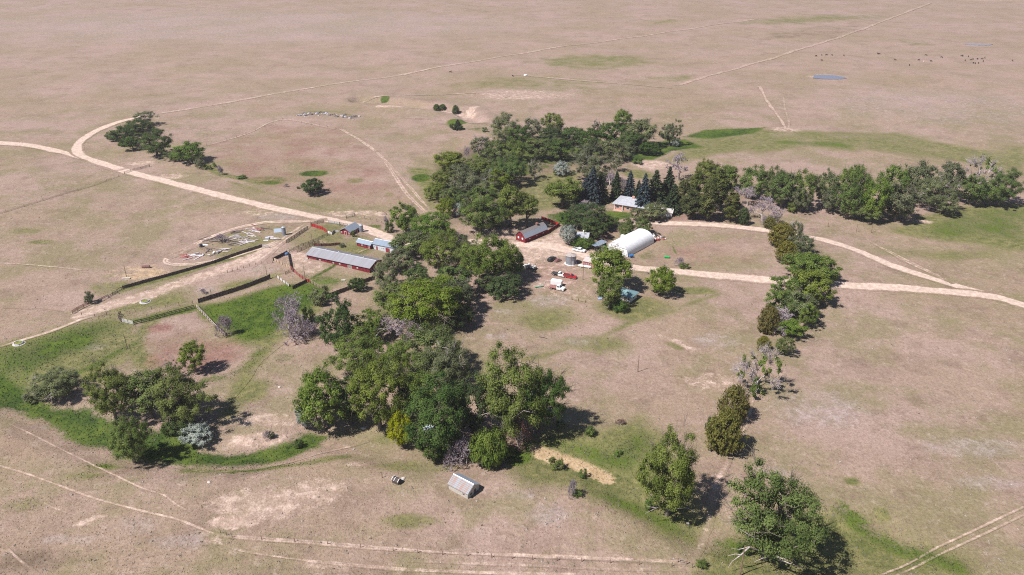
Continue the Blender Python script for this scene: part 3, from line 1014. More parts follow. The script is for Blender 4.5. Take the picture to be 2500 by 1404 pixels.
def dead(seed, H_=9.0, R=4.5, levels=4, kids=4, trunk_r=.28, spread=.75, twig=.03, up=.35, stems=1, leafy=0, sub=3):
    """leafless tree; wood in one mesh, fine twigs as the crown"""
    r = np.random.default_rng(seed)
    segs, tw = [], []

    def grow(p, d, L, rad, lv):
        n = 2 if lv < levels else 1
        q = p
        for i in range(n):
            d = d + r.normal(0, .14, 3)
            d /= np.linalg.norm(d)
            q2 = q + d * L / n
            q2[2] = max(q2[2], .05)
            (segs if lv >= 2 else tw).append((q, q2, rad * (1 - .3 * i / n), rad * (1 - .3 * (i + 1) / n)))
            q = q2
        if lv == 0: return
        for _ in range(kids if lv > 1 else sub):
            nd = d * (1 - spread * .45) + r.normal(0, spread * .62, 3) + np.array([0, 0, up * .4])
            nd /= np.linalg.norm(nd)
            grow(q - d * L * r.uniform(0, .35), nd, L * r.uniform(.55, .82), max(rad * .58, twig), lv - 1)
    for s in range(stems):
        d0 = np.array([r.normal(0, .1 if stems == 1 else .5), r.normal(0, .1 if stems == 1 else .5), 1.0])
        grow(np.array([r.normal(0, .1), r.normal(0, .1), -.2]), d0 / np.linalg.norm(d0), H_ * (.34 if stems == 1 else .28), trunk_r / sqrt(stems), levels)
    allp = np.array([s_[1] for s_ in segs + tw])
    kz = H_ / max(allp[:, 2].max(), .1)
    kr = R / max(np.percentile(np.hypot(allp[:, 0], allp[:, 1]), 96), .1)
    sc = np.array([kr, kr, kz])
    segs = [(a * sc, b * sc, c, d) for a, b, c, d in segs]
    tw = [(a * sc, b * sc, max(c, twig), max(d, twig * .7)) for a, b, c, d in tw]
    V, F = tubes_np(tw, 3)
    T = np.repeat(r.uniform(.2, 1, len(tw)), 6)
    return (V, F, T), tubes_np(segs)


PROTO = {}


def proto(kind, seeds, fn, **kw):
    """several individuals of a kind; meshes are shared by their copies"""
    L = []
    for sd in seeds:
        (V, F, T), (WV, WF) = fn(sd, **kw)
        cm = np_mesh(kind + '_crown', V, F, [LM['cotton']], {'tint': T})
        wm = np_mesh(kind + '_trunk', WV, WF, [BARK], None, True)
        rad = np.percentile(np.hypot(V[:, 0] - V[:, 0].mean(), V[:, 1] - V[:, 1].mean()), 97)
        L.append((cm, wm, float(np.percentile(V[:, 2], 99.7)), float(rad)))
    PROTO[kind] = L


proto('big', (1, 2, 3, 4, 5), broadleaf, H_=18, R=8.5, base=.16, clumps=135, per=290, leaf=.185, clump_r=.19, lobes=.45, bare=.10, trunk_r=.6)
proto('mid', (11, 12, 13, 14, 15), broadleaf, H_=13, R=5.8, base=.14, clumps=95, per=150, leaf=.21, clump_r=.215, lobes=.42, bare=.06, trunk_r=.4)
proto('tall', (21, 22, 23), broadleaf, H_=17, R=5.2, base=.30, clumps=78, per=160, leaf=.22, clump_r=.25, lobes=.5, bare=.08, trunk_r=.45)
proto('thin', (31, 32, 33), broadleaf, H_=12, R=5.0, base=.12, clumps=66, per=110, leaf=.21, clump_r=.22, lobes=.5, bare=.30, trunk_r=.36)
proto('round', (41, 42, 43, 44), broadleaf, H_=10, R=5.2, base=.10, clumps=95, per=160, leaf=.19, clump_r=.21, lobes=.3, bare=.02, trunk_r=.32, low=True)
proto('bush', (51, 52, 53), broadleaf, H_=4, R=2.6, base=.02, clumps=42, per=100, leaf=.13, clump_r=.27, lobes=.4, bare=.03, trunk_r=.12, low=True)
proto('mound', (61, 62), broadleaf, H_=4, R=5.0, base=.0, clumps=110, per=150, leaf=.17, clump_r=.19, lobes=.3, bare=.0, trunk_r=.14, low=True)
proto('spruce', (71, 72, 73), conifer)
proto('pine', (81, 82, 83), broadleaf, H_=14, R=4.3, base=.06, clumps=100, per=120, leaf=.20, clump_r=.22, lobes=.35, bare=.02, taper=.45, trunk_r=.3, low=True, hollow=.3)
proto('juniper', (91, 92, 93), juniper)
proto('dead', (101, 102, 103), dead, H_=9, R=4.5, levels=5, kids=4, trunk_r=.26, twig=.034, sub=4)
proto('deadround', (111,), dead, H_=13, R=5.5, levels=6, kids=3, trunk_r=.5, twig=.06, spread=.6, sub=5)
proto('deadbush', (121, 122, 123), dead, H_=3, R=2.2, levels=4, kids=4, trunk_r=.12, twig=.017, stems=5, up=.2, sub=5)
proto('half', (131,), broadleaf, H_=10, R=6.2, base=.06, clumps=48, per=48, leaf=.33, clump_r=.17, lobes=.6, bare=.50, trunk_r=.34, twigs=22)

# kind: (prototype, leaf material, bark, object name, category, factor of crown radius)
KIND = {
    'cotton': ('big', 'cotton', BARK, 'cottonwood_tree', 'tree'), 'cottonm': ('mid', 'cotton', BARK, 'cottonwood_tree', 'tree'),
    'cottont': ('tall', 'cotton', DARKBARK, 'cottonwood_tree', 'tree'), 'greyt': ('thin', 'grey', PALEBARK, 'poplar_tree', 'tree'),
    'greyb': ('big', 'grey', PALEBARK, 'poplar_tree', 'tree'), 'greym': ('mid', 'grey', BARK, 'poplar_tree', 'tree'),
    'elm': ('mid', 'elm', BARK, 'elm_tree', 'tree'), 'elmb': ('big', 'elm', BARK, 'elm_tree', 'tree'), 'elmr': ('round', 'elm', BARK, 'elm_tree', 'tree'),
    'dark': ('mid', 'dark', DARKBARK, 'ash_tree', 'tree'), 'darkb': ('big', 'dark', DARKBARK, 'ash_tree', 'tree'), 'darkr': ('round', 'dark', DARKBARK, 'ash_tree', 'tree'),
    'bright': ('mid', 'bright', BARK, 'boxelder_tree', 'tree'), 'brightb': ('big', 'bright', BARK, 'boxelder_tree', 'tree'), 'brightr': ('round', 'bright', BARK, 'boxelder_tree', 'tree'),
    'yellow': ('round', 'yellow', BARK, 'willow_tree', 'tree'), 'silver': ('bush', 'silver', PALEBARK, 'russian_olive_shrub', 'shrub'),
    'blue': ('spruce', 'blue', DARKBARK, 'blue_spruce', 'tree'), 'spruce': ('spruce', 'spruce', DARKBARK, 'spruce_tree', 'tree'),
    'pine': ('pine', 'pine', DARKBARK, 'pine_tree', 'tree'), 'juniper': ('juniper', 'juniper', DARKBARK, 'juniper_tree', 'tree'),
    'juniperd': ('juniper', 'dark', DARKBARK, 'juniper_tree', 'tree'),
    'dead': ('dead', 'twig', PALEBARK, 'dead_tree', 'tree'), 'deadround': ('deadround', 'twig', PALEBARK, 'dead_tree', 'tree'),
    'deadbush': ('deadbush', 'twig', PALEBARK, 'dead_shrub', 'shrub'), 'rustbush': ('deadbush', 'rust', PALEBARK, 'dead_shrub', 'shrub'),
    'half': ('half', 'elm', PALEBARK, 'half_dead_tree', 'tree'), 'bush': ('bush', 'elm', BARK, 'shrub', 'shrub'), 'darkbush': ('bush', 'dark', DARKBARK, 'shrub', 'shrub'),
    'greybush': ('bush', 'grey', BARK, 'shrub', 'shrub'), 'brightbush': ('bush', 'bright', BARK, 'shrub', 'shrub'), 'mound': ('mound', 'elm', BARK, 'shrub', 'shrub'),
    'silverround': ('round', 'silver', PALEBARK, 'russian_olive_tree', 'tree'), 'darkmound': ('mound', 'dark', DARKBARK, 'shrub', 'shrub'),
}
NTREE = [0]


def T(kind, bx, by, ty, wpx, label, group=None):
    """a tree or shrub: foot at (bx,by), crown top at row ty, crown width wpx of the 2500 px frame"""
    pk, lm, bark, name, cat = KIND[kind]
    NTREE[0] += 1
    i = NTREE[0]
    L = PROTO[pk]
    cm, wm, ph, pr = L[(i * 7 + int(bx)) % len(L)]
    p = G(bx, by)
    s = scale_at(by)
    R = wpx / s / 2 * (1.25 if pk == 'spruce' else 1.0 if wpx > 100 else 1.06 if wpx > 30 else 1.0)
    dist = sqrt(p.x ** 2 + p.y ** 2 + HC ** 2)
    phi = math.asin(HC / dist)
    Tm = max(h_from(p, ty), .3) * cos(phi)
    lo, hi = .3, 60.0
    for _ in range(30):                # height whose egg-shaped crown shows its outline at ty
        h = (lo + hi) / 2
        if .58 * h * cos(phi) + sqrt((.42 * h * cos(phi)) ** 2 + (.72 * R * sin(phi)) ** 2) > Tm: hi = h
        else: lo = h
    h = max(h, R * .55, .5)
    rr = random.Random(i * 13 + 5)
    o = empty(name, p, rr.uniform(0, 2 * pi))
    k = R / pr
    o.scale = (k * rr.uniform(.94, 1.06), k * rr.uniform(.94, 1.06), h / ph)
    tag(o, label, cat, group)
    w = link('trunk', wm, o)
    c = link('crown', cm, o)
    for ob, mt in ((w, bark), (c, LM[lm])):
        ob.material_slots[0].link = 'OBJECT'
        ob.material_slots[0].material = mt
    return o


def limbs(tree, polys, r0=.16, name='dead_limb'):
    """bleached dead limbs on a tree: polylines in metres from its foot"""
    for P in polys:
        m = MB()
        n = len(P) - 1
        for i in range(n):
            m.tube(P[i], P[i + 1], max(.035, r0 * (1 - i / n)), max(.03, r0 * (1 - (i + 1) / n)), 6)
        o = m.build(name, PALEBARK, tree)
        o.matrix_parent_inverse = tree.matrix_basis.inverted()
        o.location = tree.location
        o['label'] = 'bleached bare limb'
# ------------------------------------------------------------------ every tree and shrub
g = 'trees inside the bend of the road'
T('greyt', 352, 305, 271, 52, 'grey-green tree with bare twigs at the far tip of the road-bend clump', g)
T('dark', 338, 325, 292, 74, 'dark green tree second from the far tip of the road-bend clump', g)
T('dark', 306, 350, 308, 60, 'dark tree on the curve side of the road-bend clump, left of centre', g)
T('dark', 276, 345, 322, 32, 'small dark tree leaning out at the left edge of the road-bend clump', g)
T('dark', 326, 366, 328, 60, 'deep green tree filling the lower left middle of the road-bend clump', g)
T('darkb', 384, 381, 318, 92, 'largest round dark tree in the middle of the road-bend clump', g)
T('elm', 468, 395, 346, 72, 'brighter green tree at the right end of the road-bend clump', g)
T('elm', 431, 391, 368, 44, 'low tree with an open trunk between the two biggest of the road-bend clump', g)
T('greybush', 491, 411, 386, 30, 'grey-green bush just below the right end of the road-bend clump', g)
T('bush', 508, 413, 402, 20, 'small green bush trailing right of the road-bend clump')
T('deadbush', 538, 427, 404, 18, 'lavender leafless shrub below the road-bend clump in the draw')
T('bush', 524, 408, 398, 12, 'tiny green bush at the head of the draw beside the leafless shrub')
T('bush', 590, 435, 428, 26, 'low grey-green shrub in the green draw below the road bend')
T('darkr', 763, 474, 437, 58, 'lone dark round tree in the fenced pasture beside green grass', None)
T('deadbush', 700, 456, 448, 14, 'small dead bush left of the lone pasture tree')
T('bush', 728, 461, 455, 9, 'tiny green bush just left of the lone pasture tree')
T('juniperd', 1066, 271, 254, 17, 'left one of the two touching junipers on the eroded bank', 'junipers on the eroded bank')
T('juniperd', 1081, 271, 254, 18, 'right one of the two touching junipers on the eroded bank', 'junipers on the eroded bank')
T('juniperd', 1112, 274, 257, 18, 'single juniper standing alone on the eroded bank', 'junipers on the eroded bank')
T('spruce', 1118, 316, 292, 22, 'dark conical evergreen in the green hollow below the eroded bank')
T('darkbush', 1103, 313, 301, 16, 'dark bush against the left foot of the evergreen in the hollow')
T('bush', 1126, 317, 305, 12, 'small green bush at the right foot of the evergreen in the hollow')
T('bush', 1184, 322, 310, 16, 'green bush at the left start of the north grove, by the hollow')

g = 'trees of the north grove'
T('greyb', 1228, 348, 279, 88, 'tall dark grey-green tree at the back left corner of the north grove', g)
T('greyt', 1300, 340, 287, 50, 'thin grey tree with bare crown in the back row of the north grove', g)
T('cottonm', 1352, 332, 276, 58, 'light green cottonwood standing above the back row of the north grove', g)
T('cottont', 1517, 340, 267, 54, 'tall cottonwood with a bare pale trunk, highest of the north grove', g)
T('dark', 1490, 356, 290, 72, 'dark full tree left of the tall bare-trunked cottonwood', g)
T('greym', 1562, 362, 292, 78, 'olive-grey tree right of the tall bare-trunked cottonwood', g)
T('darkr', 1540, 372, 320, 66, 'low dark tree under the olive-grey one at the right of the north grove', g)
T('greym', 1634, 356, 293, 50, 'grey open tree alone at the right end of the north grove', g)
T('silver', 1648, 358, 336, 20, 'small silvery bush at the foot of the grove\'s rightmost grey tree')
T('greyt', 1455, 335, 294, 36, 'sparse leafless-topped tree in the gap of the back row', g)
T('dark', 1400, 352, 308, 76, 'broad dark tree in the middle of the grove\'s back row', g)
T('dark', 1345, 356, 311, 58, 'dark tree below the light cottonwood of the back row', g)
T('dark', 1270, 362, 306, 62, 'dark tree below the thin grey one of the back row', g)
T('dark', 1438, 366, 314, 60, 'dark green tree below the sparse leafless-topped tree', g)
T('greyt', 1170, 384, 332, 50, 'grey-olive open tree on the left flank of the north grove', g)
T('elm', 1214, 388, 340, 72, 'mid green tree right of the grove\'s grey-olive left flank tree', g)
T('elm', 1254, 396, 344, 60, 'brighter elm in the left centre of the north grove', g)
T('elm', 1312, 390, 336, 70, 'mid green elm at the very centre of the north grove', g)
T('dark', 1366, 392, 338, 60, 'dark elm-like tree right of the grove\'s centre', g)
T('greym', 1430, 398, 344, 72, 'pale olive poplar at the front of the grove above the silver bush', g)
T('greym', 1486, 392, 340, 62, 'pale olive poplar right of its twin at the front of the grove', g)
T('greym', 1527, 392, 350, 44, 'small pale poplar at the right front of the grove', g)
T('darkr', 1583, 378, 346, 50, 'dark round bush-like tree on the green at the grove\'s right front', g)
T('bush', 1556, 400, 384, 28, 'low green shrub at the edge of the round bare patch')
T('dead', 1140, 398, 356, 18, 'slender dead grey tree poking up on the grove\'s left flank')
g = 'trees on the west side of the grove'
T('bright', 1097, 418, 370, 78, 'yellow-green tree at the far left of the west clump, furthest back', g)
T('bright', 1168, 430, 383, 80, 'yellow-green tree beside the far left one, rounded top', g)
T('elmb', 1250, 452, 378, 92, 'big green elm at the inner edge of the west clump by the lawn', g)
T('greyt', 1304, 438, 388, 46, 'thin brownish tree with bare limbs right of the big elm', g)
T('bright', 1080, 456, 412, 62, 'yellow-green tree low on the left border of the west clump', g)
T('greym', 1126, 448, 402, 60, 'grey-green tree between the yellow-green ones of the west clump', g)
T('greyb', 1156, 484, 418, 100, 'broad grey-green tree in the middle of the west clump', g)
T('brightr', 1066, 488, 444, 50, 'bright yellow-green tree bulging from the left edge of the west clump', g)
T('elm', 1112, 502, 452, 72, 'green elm behind the two red-barn cottonwoods, left', g)
T('bright', 1222, 462, 414, 62, 'bright tree below the big elm at the lawn side', g)
T('elm', 1180, 510, 456, 72, 'mid green elm just behind the big two-trunked cottonwood', g)
T('brightr', 1090, 528, 482, 44, 'low yellow-green tree at the bottom left tip of the west clump', g)
T('silver', 1199, 440, 412, 16, 'silvery spire of russian olive inside the west clump')
T('silver', 1119, 528, 494, 26, 'silvery shrub at the lower left foot of the west clump')
T('cottont', 1247, 554, 452, 78, 'tall cottonwood with a long dark trunk left of the gambrel barn', g)
T('cotton', 1172, 568, 480, 118, 'big cottonwood on two dark trunks left of the gambrel barn', g)
T('cottont', 1286, 555, 476, 56, 'slender cottonwood directly behind the gambrel barn', g)
T('dark', 1212, 552, 506, 66, 'dark understorey tree between the barn cottonwoods', g)

g = 'yard trees'
T('cottont', 1374, 509, 437, 90, 'lone spreading cottonwood on the lawn with a clear dark trunk', g)
T('silverround', 1370, 426, 394, 40, 'silvery russian olive standing in the open below the grove')
T('bush', 1358, 428, 408, 18, 'green shrub at the left foot of the silvery russian olive')
T('greyb', 1446, 442, 376, 98, 'large pale olive tree behind the blue spruces', g)
T('greyt', 1505, 418, 378, 34, 'thin half-bare tree right of the large pale olive tree', g)
T('elm', 1412, 498, 462, 32, 'small green tree at the left foot of the blue spruces', g)
g = 'conifers round the brick house'
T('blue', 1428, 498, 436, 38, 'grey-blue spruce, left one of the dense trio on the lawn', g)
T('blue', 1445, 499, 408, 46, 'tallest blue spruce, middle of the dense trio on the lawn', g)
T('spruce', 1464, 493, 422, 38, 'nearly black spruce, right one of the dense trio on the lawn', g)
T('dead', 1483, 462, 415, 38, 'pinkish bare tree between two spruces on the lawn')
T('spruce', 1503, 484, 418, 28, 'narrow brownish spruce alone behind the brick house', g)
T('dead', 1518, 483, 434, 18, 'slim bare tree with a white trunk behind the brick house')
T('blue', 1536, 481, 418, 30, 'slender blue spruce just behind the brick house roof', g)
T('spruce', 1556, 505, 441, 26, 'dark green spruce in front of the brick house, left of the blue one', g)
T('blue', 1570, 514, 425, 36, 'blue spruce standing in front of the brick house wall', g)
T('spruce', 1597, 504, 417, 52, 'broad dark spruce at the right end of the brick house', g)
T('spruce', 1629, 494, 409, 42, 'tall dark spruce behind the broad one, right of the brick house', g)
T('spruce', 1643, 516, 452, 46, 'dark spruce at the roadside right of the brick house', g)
T('deadround', 1656, 438, 376, 56, 'round-crowned dead white tree standing above the conifers')
g = 'pines along the drive'
T('pine', 1683, 534, 464, 42, 'olive pine leftmost in the front row above the drive', g)
T('pine', 1725, 539, 436, 58, 'largest olive pine in the middle of the front row above the drive', g)
T('pine', 1784, 540, 462, 46, 'olive pine rightmost in the front row above the drive', g)
T('juniperd', 1813, 548, 507, 30, 'small dark conical tree at the end of the pine row', g)
T('pine', 1697, 506, 420, 44, 'pine in the back row behind the leftmost front pine', g)
T('pine', 1750, 514, 414, 52, 'pine in the back row behind the largest pine', g)
T('pine', 1664, 518, 436, 36, 'pine pressed against the right side of the dark spruces', g)
g = 'trees of the eastern row'
T('bright', 1721, 446, 390, 58, 'light green tree at the left start of the eastern row, behind the pines', g)
T('elm', 1772, 462, 403, 54, 'green elm behind the back-row pines', g)
T('elm', 1834, 482, 406, 82, 'wide green elm behind the lavender dead trees', g)
T('elm', 1882, 492, 409, 60, 'green elm in the left part of the eastern row', g)
T('elm', 1906, 509, 422, 62, 'elm in front, right of the lavender dead trees', g)
T('elm', 1948, 510, 418, 72, 'bushy elm in the left middle of the eastern row', g)
T('greym', 1953, 518, 455, 52, 'olive low tree in front of the left middle elms', g)
T('brightbush', 1935, 517, 490, 32, 'low leafy bush at the foot of the left middle elms')
T('greym', 2011, 506, 416, 62, 'grey-green tree at the dip in the eastern row', g)
T('greym', 2022, 518, 458, 54, 'shorter tree with bare stems under the dip', g)
T('elmb', 2078, 502, 403, 82, 'tall elm right of the dip in the eastern row', g)
T('elm', 2066, 534, 448, 68, 'front elm right of the dip, crown to the grass', g)
T('elm', 2124, 540, 436, 76, 'front elm in the centre of the eastern row', g)
T('elm', 2177, 502, 405, 74, 'tall rear elm in the centre of the eastern row', g)
T('greym', 2184, 539, 448, 86, 'wide grey-green tree at the front beside the white sand', g)
T('cottonm', 2119, 540, 496, 66, 'light green low tree with a forked pale trunk in front', g)
T('greym', 2234, 492, 394, 74, 'tall grey tree in the rear right of the eastern row', g)
T('greyb', 2267, 512, 430, 88, 'broad brownish-green tree right of the white sand', g)
T('greym', 2308, 486, 396, 62, 'tall rear tree next to the gap in the eastern row', g)
T('greym', 2307, 525, 466, 62, 'olive front tree with a foot in the green meadow', g)
T('elm', 2367, 500, 430, 68, 'elm left of the last big tree of the eastern row', g)
T('half', 2384, 470, 386, 76, 'open tree with holes in its crown and white limbs, rear right', g)
T('elmb', 2436, 502, 414, 92, 'big round elm ending the eastern row at the right', g)
T('elm', 2410, 500, 450, 52, 'short elm tucked under the last big tree of the eastern row', g)
g = 'dead trees at the head of the windbreak'
T('dead', 1824, 502, 456, 54, 'lavender dead tree beside the pines, furthest of three', g)
T('dead', 1860, 540, 484, 62, 'lavender dead tree in the middle of the three', g)
T('dead', 1892, 552, 506, 54, 'lavender dead tree nearest the drive of the three', g)
g = 'trees of the windbreak'
T('juniper', 1878, 557, 530, 30, 'small olive juniper where the drive enters the windbreak', g)
T('juniper', 1904, 602, 544, 57, 'brownish juniper at the upper left of the windbreak', g)
T('greyt', 1940, 586, 540, 53, 'grey half-bare tree beside the drive in the windbreak', g)
T('juniper', 1917, 640, 588, 48, 'yellow-brown juniper below the upper one in the windbreak', g)
T('greym', 1955, 622, 574, 60, 'grey-green feathery tree on the right of the upper windbreak', g)
T('elmr', 1957, 676, 612, 113, 'broad green elm halfway down the windbreak, above the road', g)
T('elmr', 1992, 690, 622, 83, 'elm at the right edge of the windbreak, above the road', g)
T('elm', 1922, 734, 662, 97, 'green elm on the left of the windbreak, at the road crossing', g)
T('brightr', 1980, 740, 658, 92, 'bright green elm on the right of the windbreak, below the road', g)
T('elm', 1908, 772, 704, 83, 'dull green elm on the left below the road crossing', g)
T('greym', 1948, 778, 712, 84, 'grey-green elm below the bright green one', g)
T('dead', 1910, 806, 752, 70, 'lavender leafless tree in the lower windbreak', g)
T('juniper', 1872, 810, 746, 51, 'olive juniper on the left of the lavender leafless tree', g)
T('elmr', 1925, 818, 776, 71, 'low green elm at the bottom end of the closed windbreak', g)
T('elm', 1968, 800, 735, 51, 'narrow shaded elm on the right flank of the lower windbreak', g)
T('juniper', 1862, 856, 820, 32, 'small yellow juniper below the closed windbreak', g)
T('cottonm', 1912, 866, 822, 46, 'small olive open tree leaning right of the yellow juniper', g)
T('half', 1846, 957, 852, 96, 'half-dead tree with lavender branches and a few green tufts', g)
T('juniper', 1787, 1024, 940, 72, 'olive juniper behind the largest juniper of the line', g)
T('juniper', 1763, 1100, 999, 86, 'largest olive juniper near the foot of the line', g)
T('darkbush', 1730, 1062, 1016, 22, 'narrow dark shrub on the left side of the largest juniper', g)

g = 'cottonwoods in the foreground right'
RT = T('cotton', 1628, 1258, 1050, 168, 'ragged cottonwood with bare limbs standing in the green swale', g)
BT = T('cotton', 1866, 1366, 1134, 236, 'biggest cottonwood with white dead branches at the bottom right', g)
T('darkbush', 1812, 1350, 1325, 34, 'dark shrub under the left side of the biggest cottonwood')
T('bush', 1585, 1244, 1216, 26, 'small green bush at the left foot of the ragged cottonwood')

g = 'trees by the turquoise-roofed house'
T('cottonm', 1490, 706, 606, 96, 'tall leaning cottonwood between the quonset and the turquoise-roofed house', g)
T('cottonm', 1486, 752, 668, 66, 'leafy cottonwood at the left wall of the turquoise-roofed house', g)
T('darkbush', 1512, 760, 730, 34, 'dark shrub in front of the turquoise-roofed house wall')
T('brightr', 1615, 719, 651, 70, 'lone bright round tree below the road, right of the turquoise-roofed house', g)
T('brightr', 1530, 582, 534, 46, 'bright green tree at the back left of the white quonset', g)
T('elmr', 1568, 572, 533, 38, 'green tree at the back of the white quonset, right of the bright one', g)
T('deadbush', 1660, 652, 628, 24, 'grey leafless bush in the dry paddock beside the road')
T('bush', 1668, 655, 642, 24, 'dark green bush at the right foot of the leafless paddock bush')
g = 'trees in the middle yard'
T('darkb', 1432, 560, 492, 92, 'big dark tree with a purplish top in the middle yard', g)
T('dead', 1434, 536, 492, 50, 'purplish bare tree rising above the big dark yard tree', g)
T('darkr', 1390, 556, 516, 52, 'dark green tree at the left of the middle yard', g)
T('silverround', 1387, 598, 550, 40, 'round grey-green tree left of the small white house', g)
T('darkmound', 1426, 602, 578, 56, 'clipped dark hedge-like shrub before the small white house', g)
T('dark', 1449, 582, 530, 58, 'dark tree at the right of the small white house', g)
T('dark', 1478, 562, 522, 52, 'dark tree with white blossoms right of the big dark yard tree', g)
T('bush', 1500, 552, 528, 30, 'brownish green shrub between the yard trees and the brick house lawn', g)
T('greym', 1598, 536, 498, 56, 'grey-green tree in front of the brick house, by the drive', g)
T('greym', 1562, 540, 506, 50, 'smaller grey-green tree left of the one by the drive', g)

g = 'trees of the central grove'
T('cottonm', 992, 572, 496, 68, 'olive cottonwood beside the road bend at the top of the central grove', g)
T('darkbush', 950, 567, 540, 24, 'dark bush at the foot of the roadside cottonwood')
T('deadbush', 942, 552, 528, 18, 'lavender leafless bush beside the dark roadside bush')
T('elmb', 1056, 590, 514, 98, 'rounded green elm next to the roadside cottonwood', g)
T('elm', 1092, 606, 548, 70, 'green elm right of the rounded one', g)
T('darkbush', 1128, 596, 572, 26, 'dark bush on the right edge of the upper central grove')
T('cottonm', 1002, 624, 568, 84, 'olive cottonwood hiding the right end of the white barn', g)
T('cotton', 1072, 658, 576, 112, 'pale green cottonwood in the upper middle of the central grove', g)
T('cotton', 1140, 660, 590, 88, 'cottonwood right of the pale one in the upper grove', g)
T('cotton', 1208, 690, 570, 142, 'broad cottonwood on several trunks facing the farmyard', g)
T('elm', 1252, 676, 606, 62, 'green tree at the farmyard edge behind the boom truck', g)
T('darkr', 1236, 722, 668, 82, 'dark green tree at the lower right of the farmyard cottonwoods', g)
T('dark', 1190, 712, 668, 60, 'dark shaded tree under the farmyard cottonwoods', g)
T('greym', 980, 660, 606, 66, 'grey-green tree hiding the far end of the long barn', g)
T('greyb', 942, 712, 634, 84, 'grey-green tree at the near corner of the long barn', g)
T('elm', 1020, 700, 640, 80, 'leafy elm in the heart of the central grove', g)
T('elm', 1110, 726, 648, 90, 'dull green elm on the right of the heart of the grove', g)
T('brightb', 1048, 800, 674, 168, 'great yellow-green tree with a dark trunk in the central grove', g)
T('bright', 968, 778, 690, 100, 'yellow-green tree left of the great one', g)
T('greym', 1124, 762, 680, 74, 'grey-green tree on the right side of the great yellow-green tree', g)
T('darkr', 1118, 800, 748, 80, 'dark low tree in the shade of the great yellow-green tree', g)
T('dark', 833, 858, 728, 108, 'dark tree with open crown at the left of the central grove', g)
T('elm', 908, 826, 758, 88, 'green tree between the dark open tree and the dead one', g)
T('dead', 998, 830, 762, 118, 'grey leafless tree in the middle of the central grove', g)
T('cotton', 884, 908, 804, 124, 'olive cottonwood in the left middle of the lower grove', g)
T('cotton', 1058, 916, 800, 158, 'wide olive cottonwood right of the leafless tree', g)
T('cotton', 968, 936, 828, 128, 'olive cottonwood in the centre of the lower grove', g)
T('greyb', 1100, 956, 836, 116, 'pale cottonwood with grey limbs on the right of the lower grove', g)
T('cottonm', 790, 1052, 898, 122, 'cottonwood at the lower left corner of the grove beside a silver shrub', g)
T('cotton', 928, 1044, 874, 178, 'front cottonwood with a thick dark trunk, lower left of the grove', g)
T('dark', 858, 1034, 925, 92, 'dark shaded tree between the corner and the front cottonwood', g)
T('elm', 1022, 1010, 905, 110, 'green tree between the thick-trunked cottonwood and the dark one', g)
T('darkb', 1078, 1100, 916, 164, 'deep green broad tree over the hidden white shed', g)
T('dark', 1152, 1060, 918, 104, 'shaded dark tree behind the fallen white trunk', g)
DT = T('cotton', 1244, 1064, 836, 156, 'tall cottonwood with a bare dead top at the right of the lower grove', g)
T('darkb', 1318, 1052, 900, 112, 'dark tree behind the dead-topped cottonwood, right edge', g)
T('yellow', 982, 1090, 1004, 66, 'yellow willow bush at the front of the lower grove')
T('darkr', 1062, 1122, 1054, 80, 'dark green low tree between the yellow willow and the purple bush')
T('deadbush', 1134, 1134, 1066, 82, 'purple-grey leafless thicket at the front of the lower grove')
T('mound', 1200, 1130, 1046, 92, 'low bright green thicket at the right front of the lower grove')
T('rustbush', 1268, 1092, 1020, 66, 'reddish withered bush right of the bright thicket')
T('silverround', 746, 1046, 990, 46, 'round silver shrub on the creek bank at the grove\'s lower left')
T('darkbush', 729, 1092, 1072, 26, 'small dark bush in the green creek bed')
T('bush', 1368, 1046, 1024, 24, 'small dark green bush right of the lower grove, upper of two')
T('bush', 1440, 1062, 1040, 26, 'small green bush further right of the lower grove')
T('bush', 1360, 1144, 1116, 34, 'green bush at the lower edge of the straw strip')
T('bush', 1422, 1166, 1146, 24, 'small bush at the right of the straw strip\'s lower edge')
T('bush', 1508, 1112, 1100, 20, 'little dark bush above the right end of the straw strip')
T('deadbush', 1400, 1212, 1168, 28, 'spindly leafless sapling in the green swale')
T('bush', 1408, 1210, 1194, 26, 'low green sprout at the foot of the leafless sapling')
T('rustbush', 1515, 1037, 1022, 24, 'pinkish dry bush on the slope above the swale')
T('bush', 1712, 1384, 1364, 28, 'round grey-green bush beside the fence corner at the bottom')
T('bush', 1240, 1108, 1088, 40, 'bright bush between the withered bush and the thicket')

g = 'trees along the creek'
T('greyb', 146, 972, 900, 112, 'leaning grey-green willow at the far left of the creek', g)
T('greybush', 88, 978, 946, 54, 'low grey-green willow bush left of the leaning willow', g)
T('cotton', 284, 1024, 890, 122, 'olive cottonwood second from the left on the creek', g)
T('cottonm', 372, 1018, 908, 116, 'cottonwood in the middle of the creek clump', g)
T('cotton', 446, 1036, 905, 164, 'broad green cottonwood right of the creek clump\'s middle', g)
T('cottonm', 478, 908, 836, 62, 'upright cottonwood standing behind the creek clump', g)
T('greyt', 420, 922, 880, 46, 'small half-bare tree behind the creek clump, left of the upright one', g)
T('cotton', 328, 1130, 1018, 106, 'cottonwood on this side of the green creek', g)
T('silverround', 488, 1078, 1034, 78, 'wide silvery shrub at the lower right of the creek clump')
T('darkr', 448, 1058, 1010, 66, 'dark low tree under the broad creek cottonwood', g)
T('deadbush', 654, 1070, 1050, 24, 'small dead shrub on the pale eroded bank')
T('greybush', 662, 1068, 1052, 20, 'grey-green bush beside the dead shrub on the eroded bank')
T('darkbush', 410, 1060, 1030, 34, 'dark bush in the middle of the green creek beside the clump')

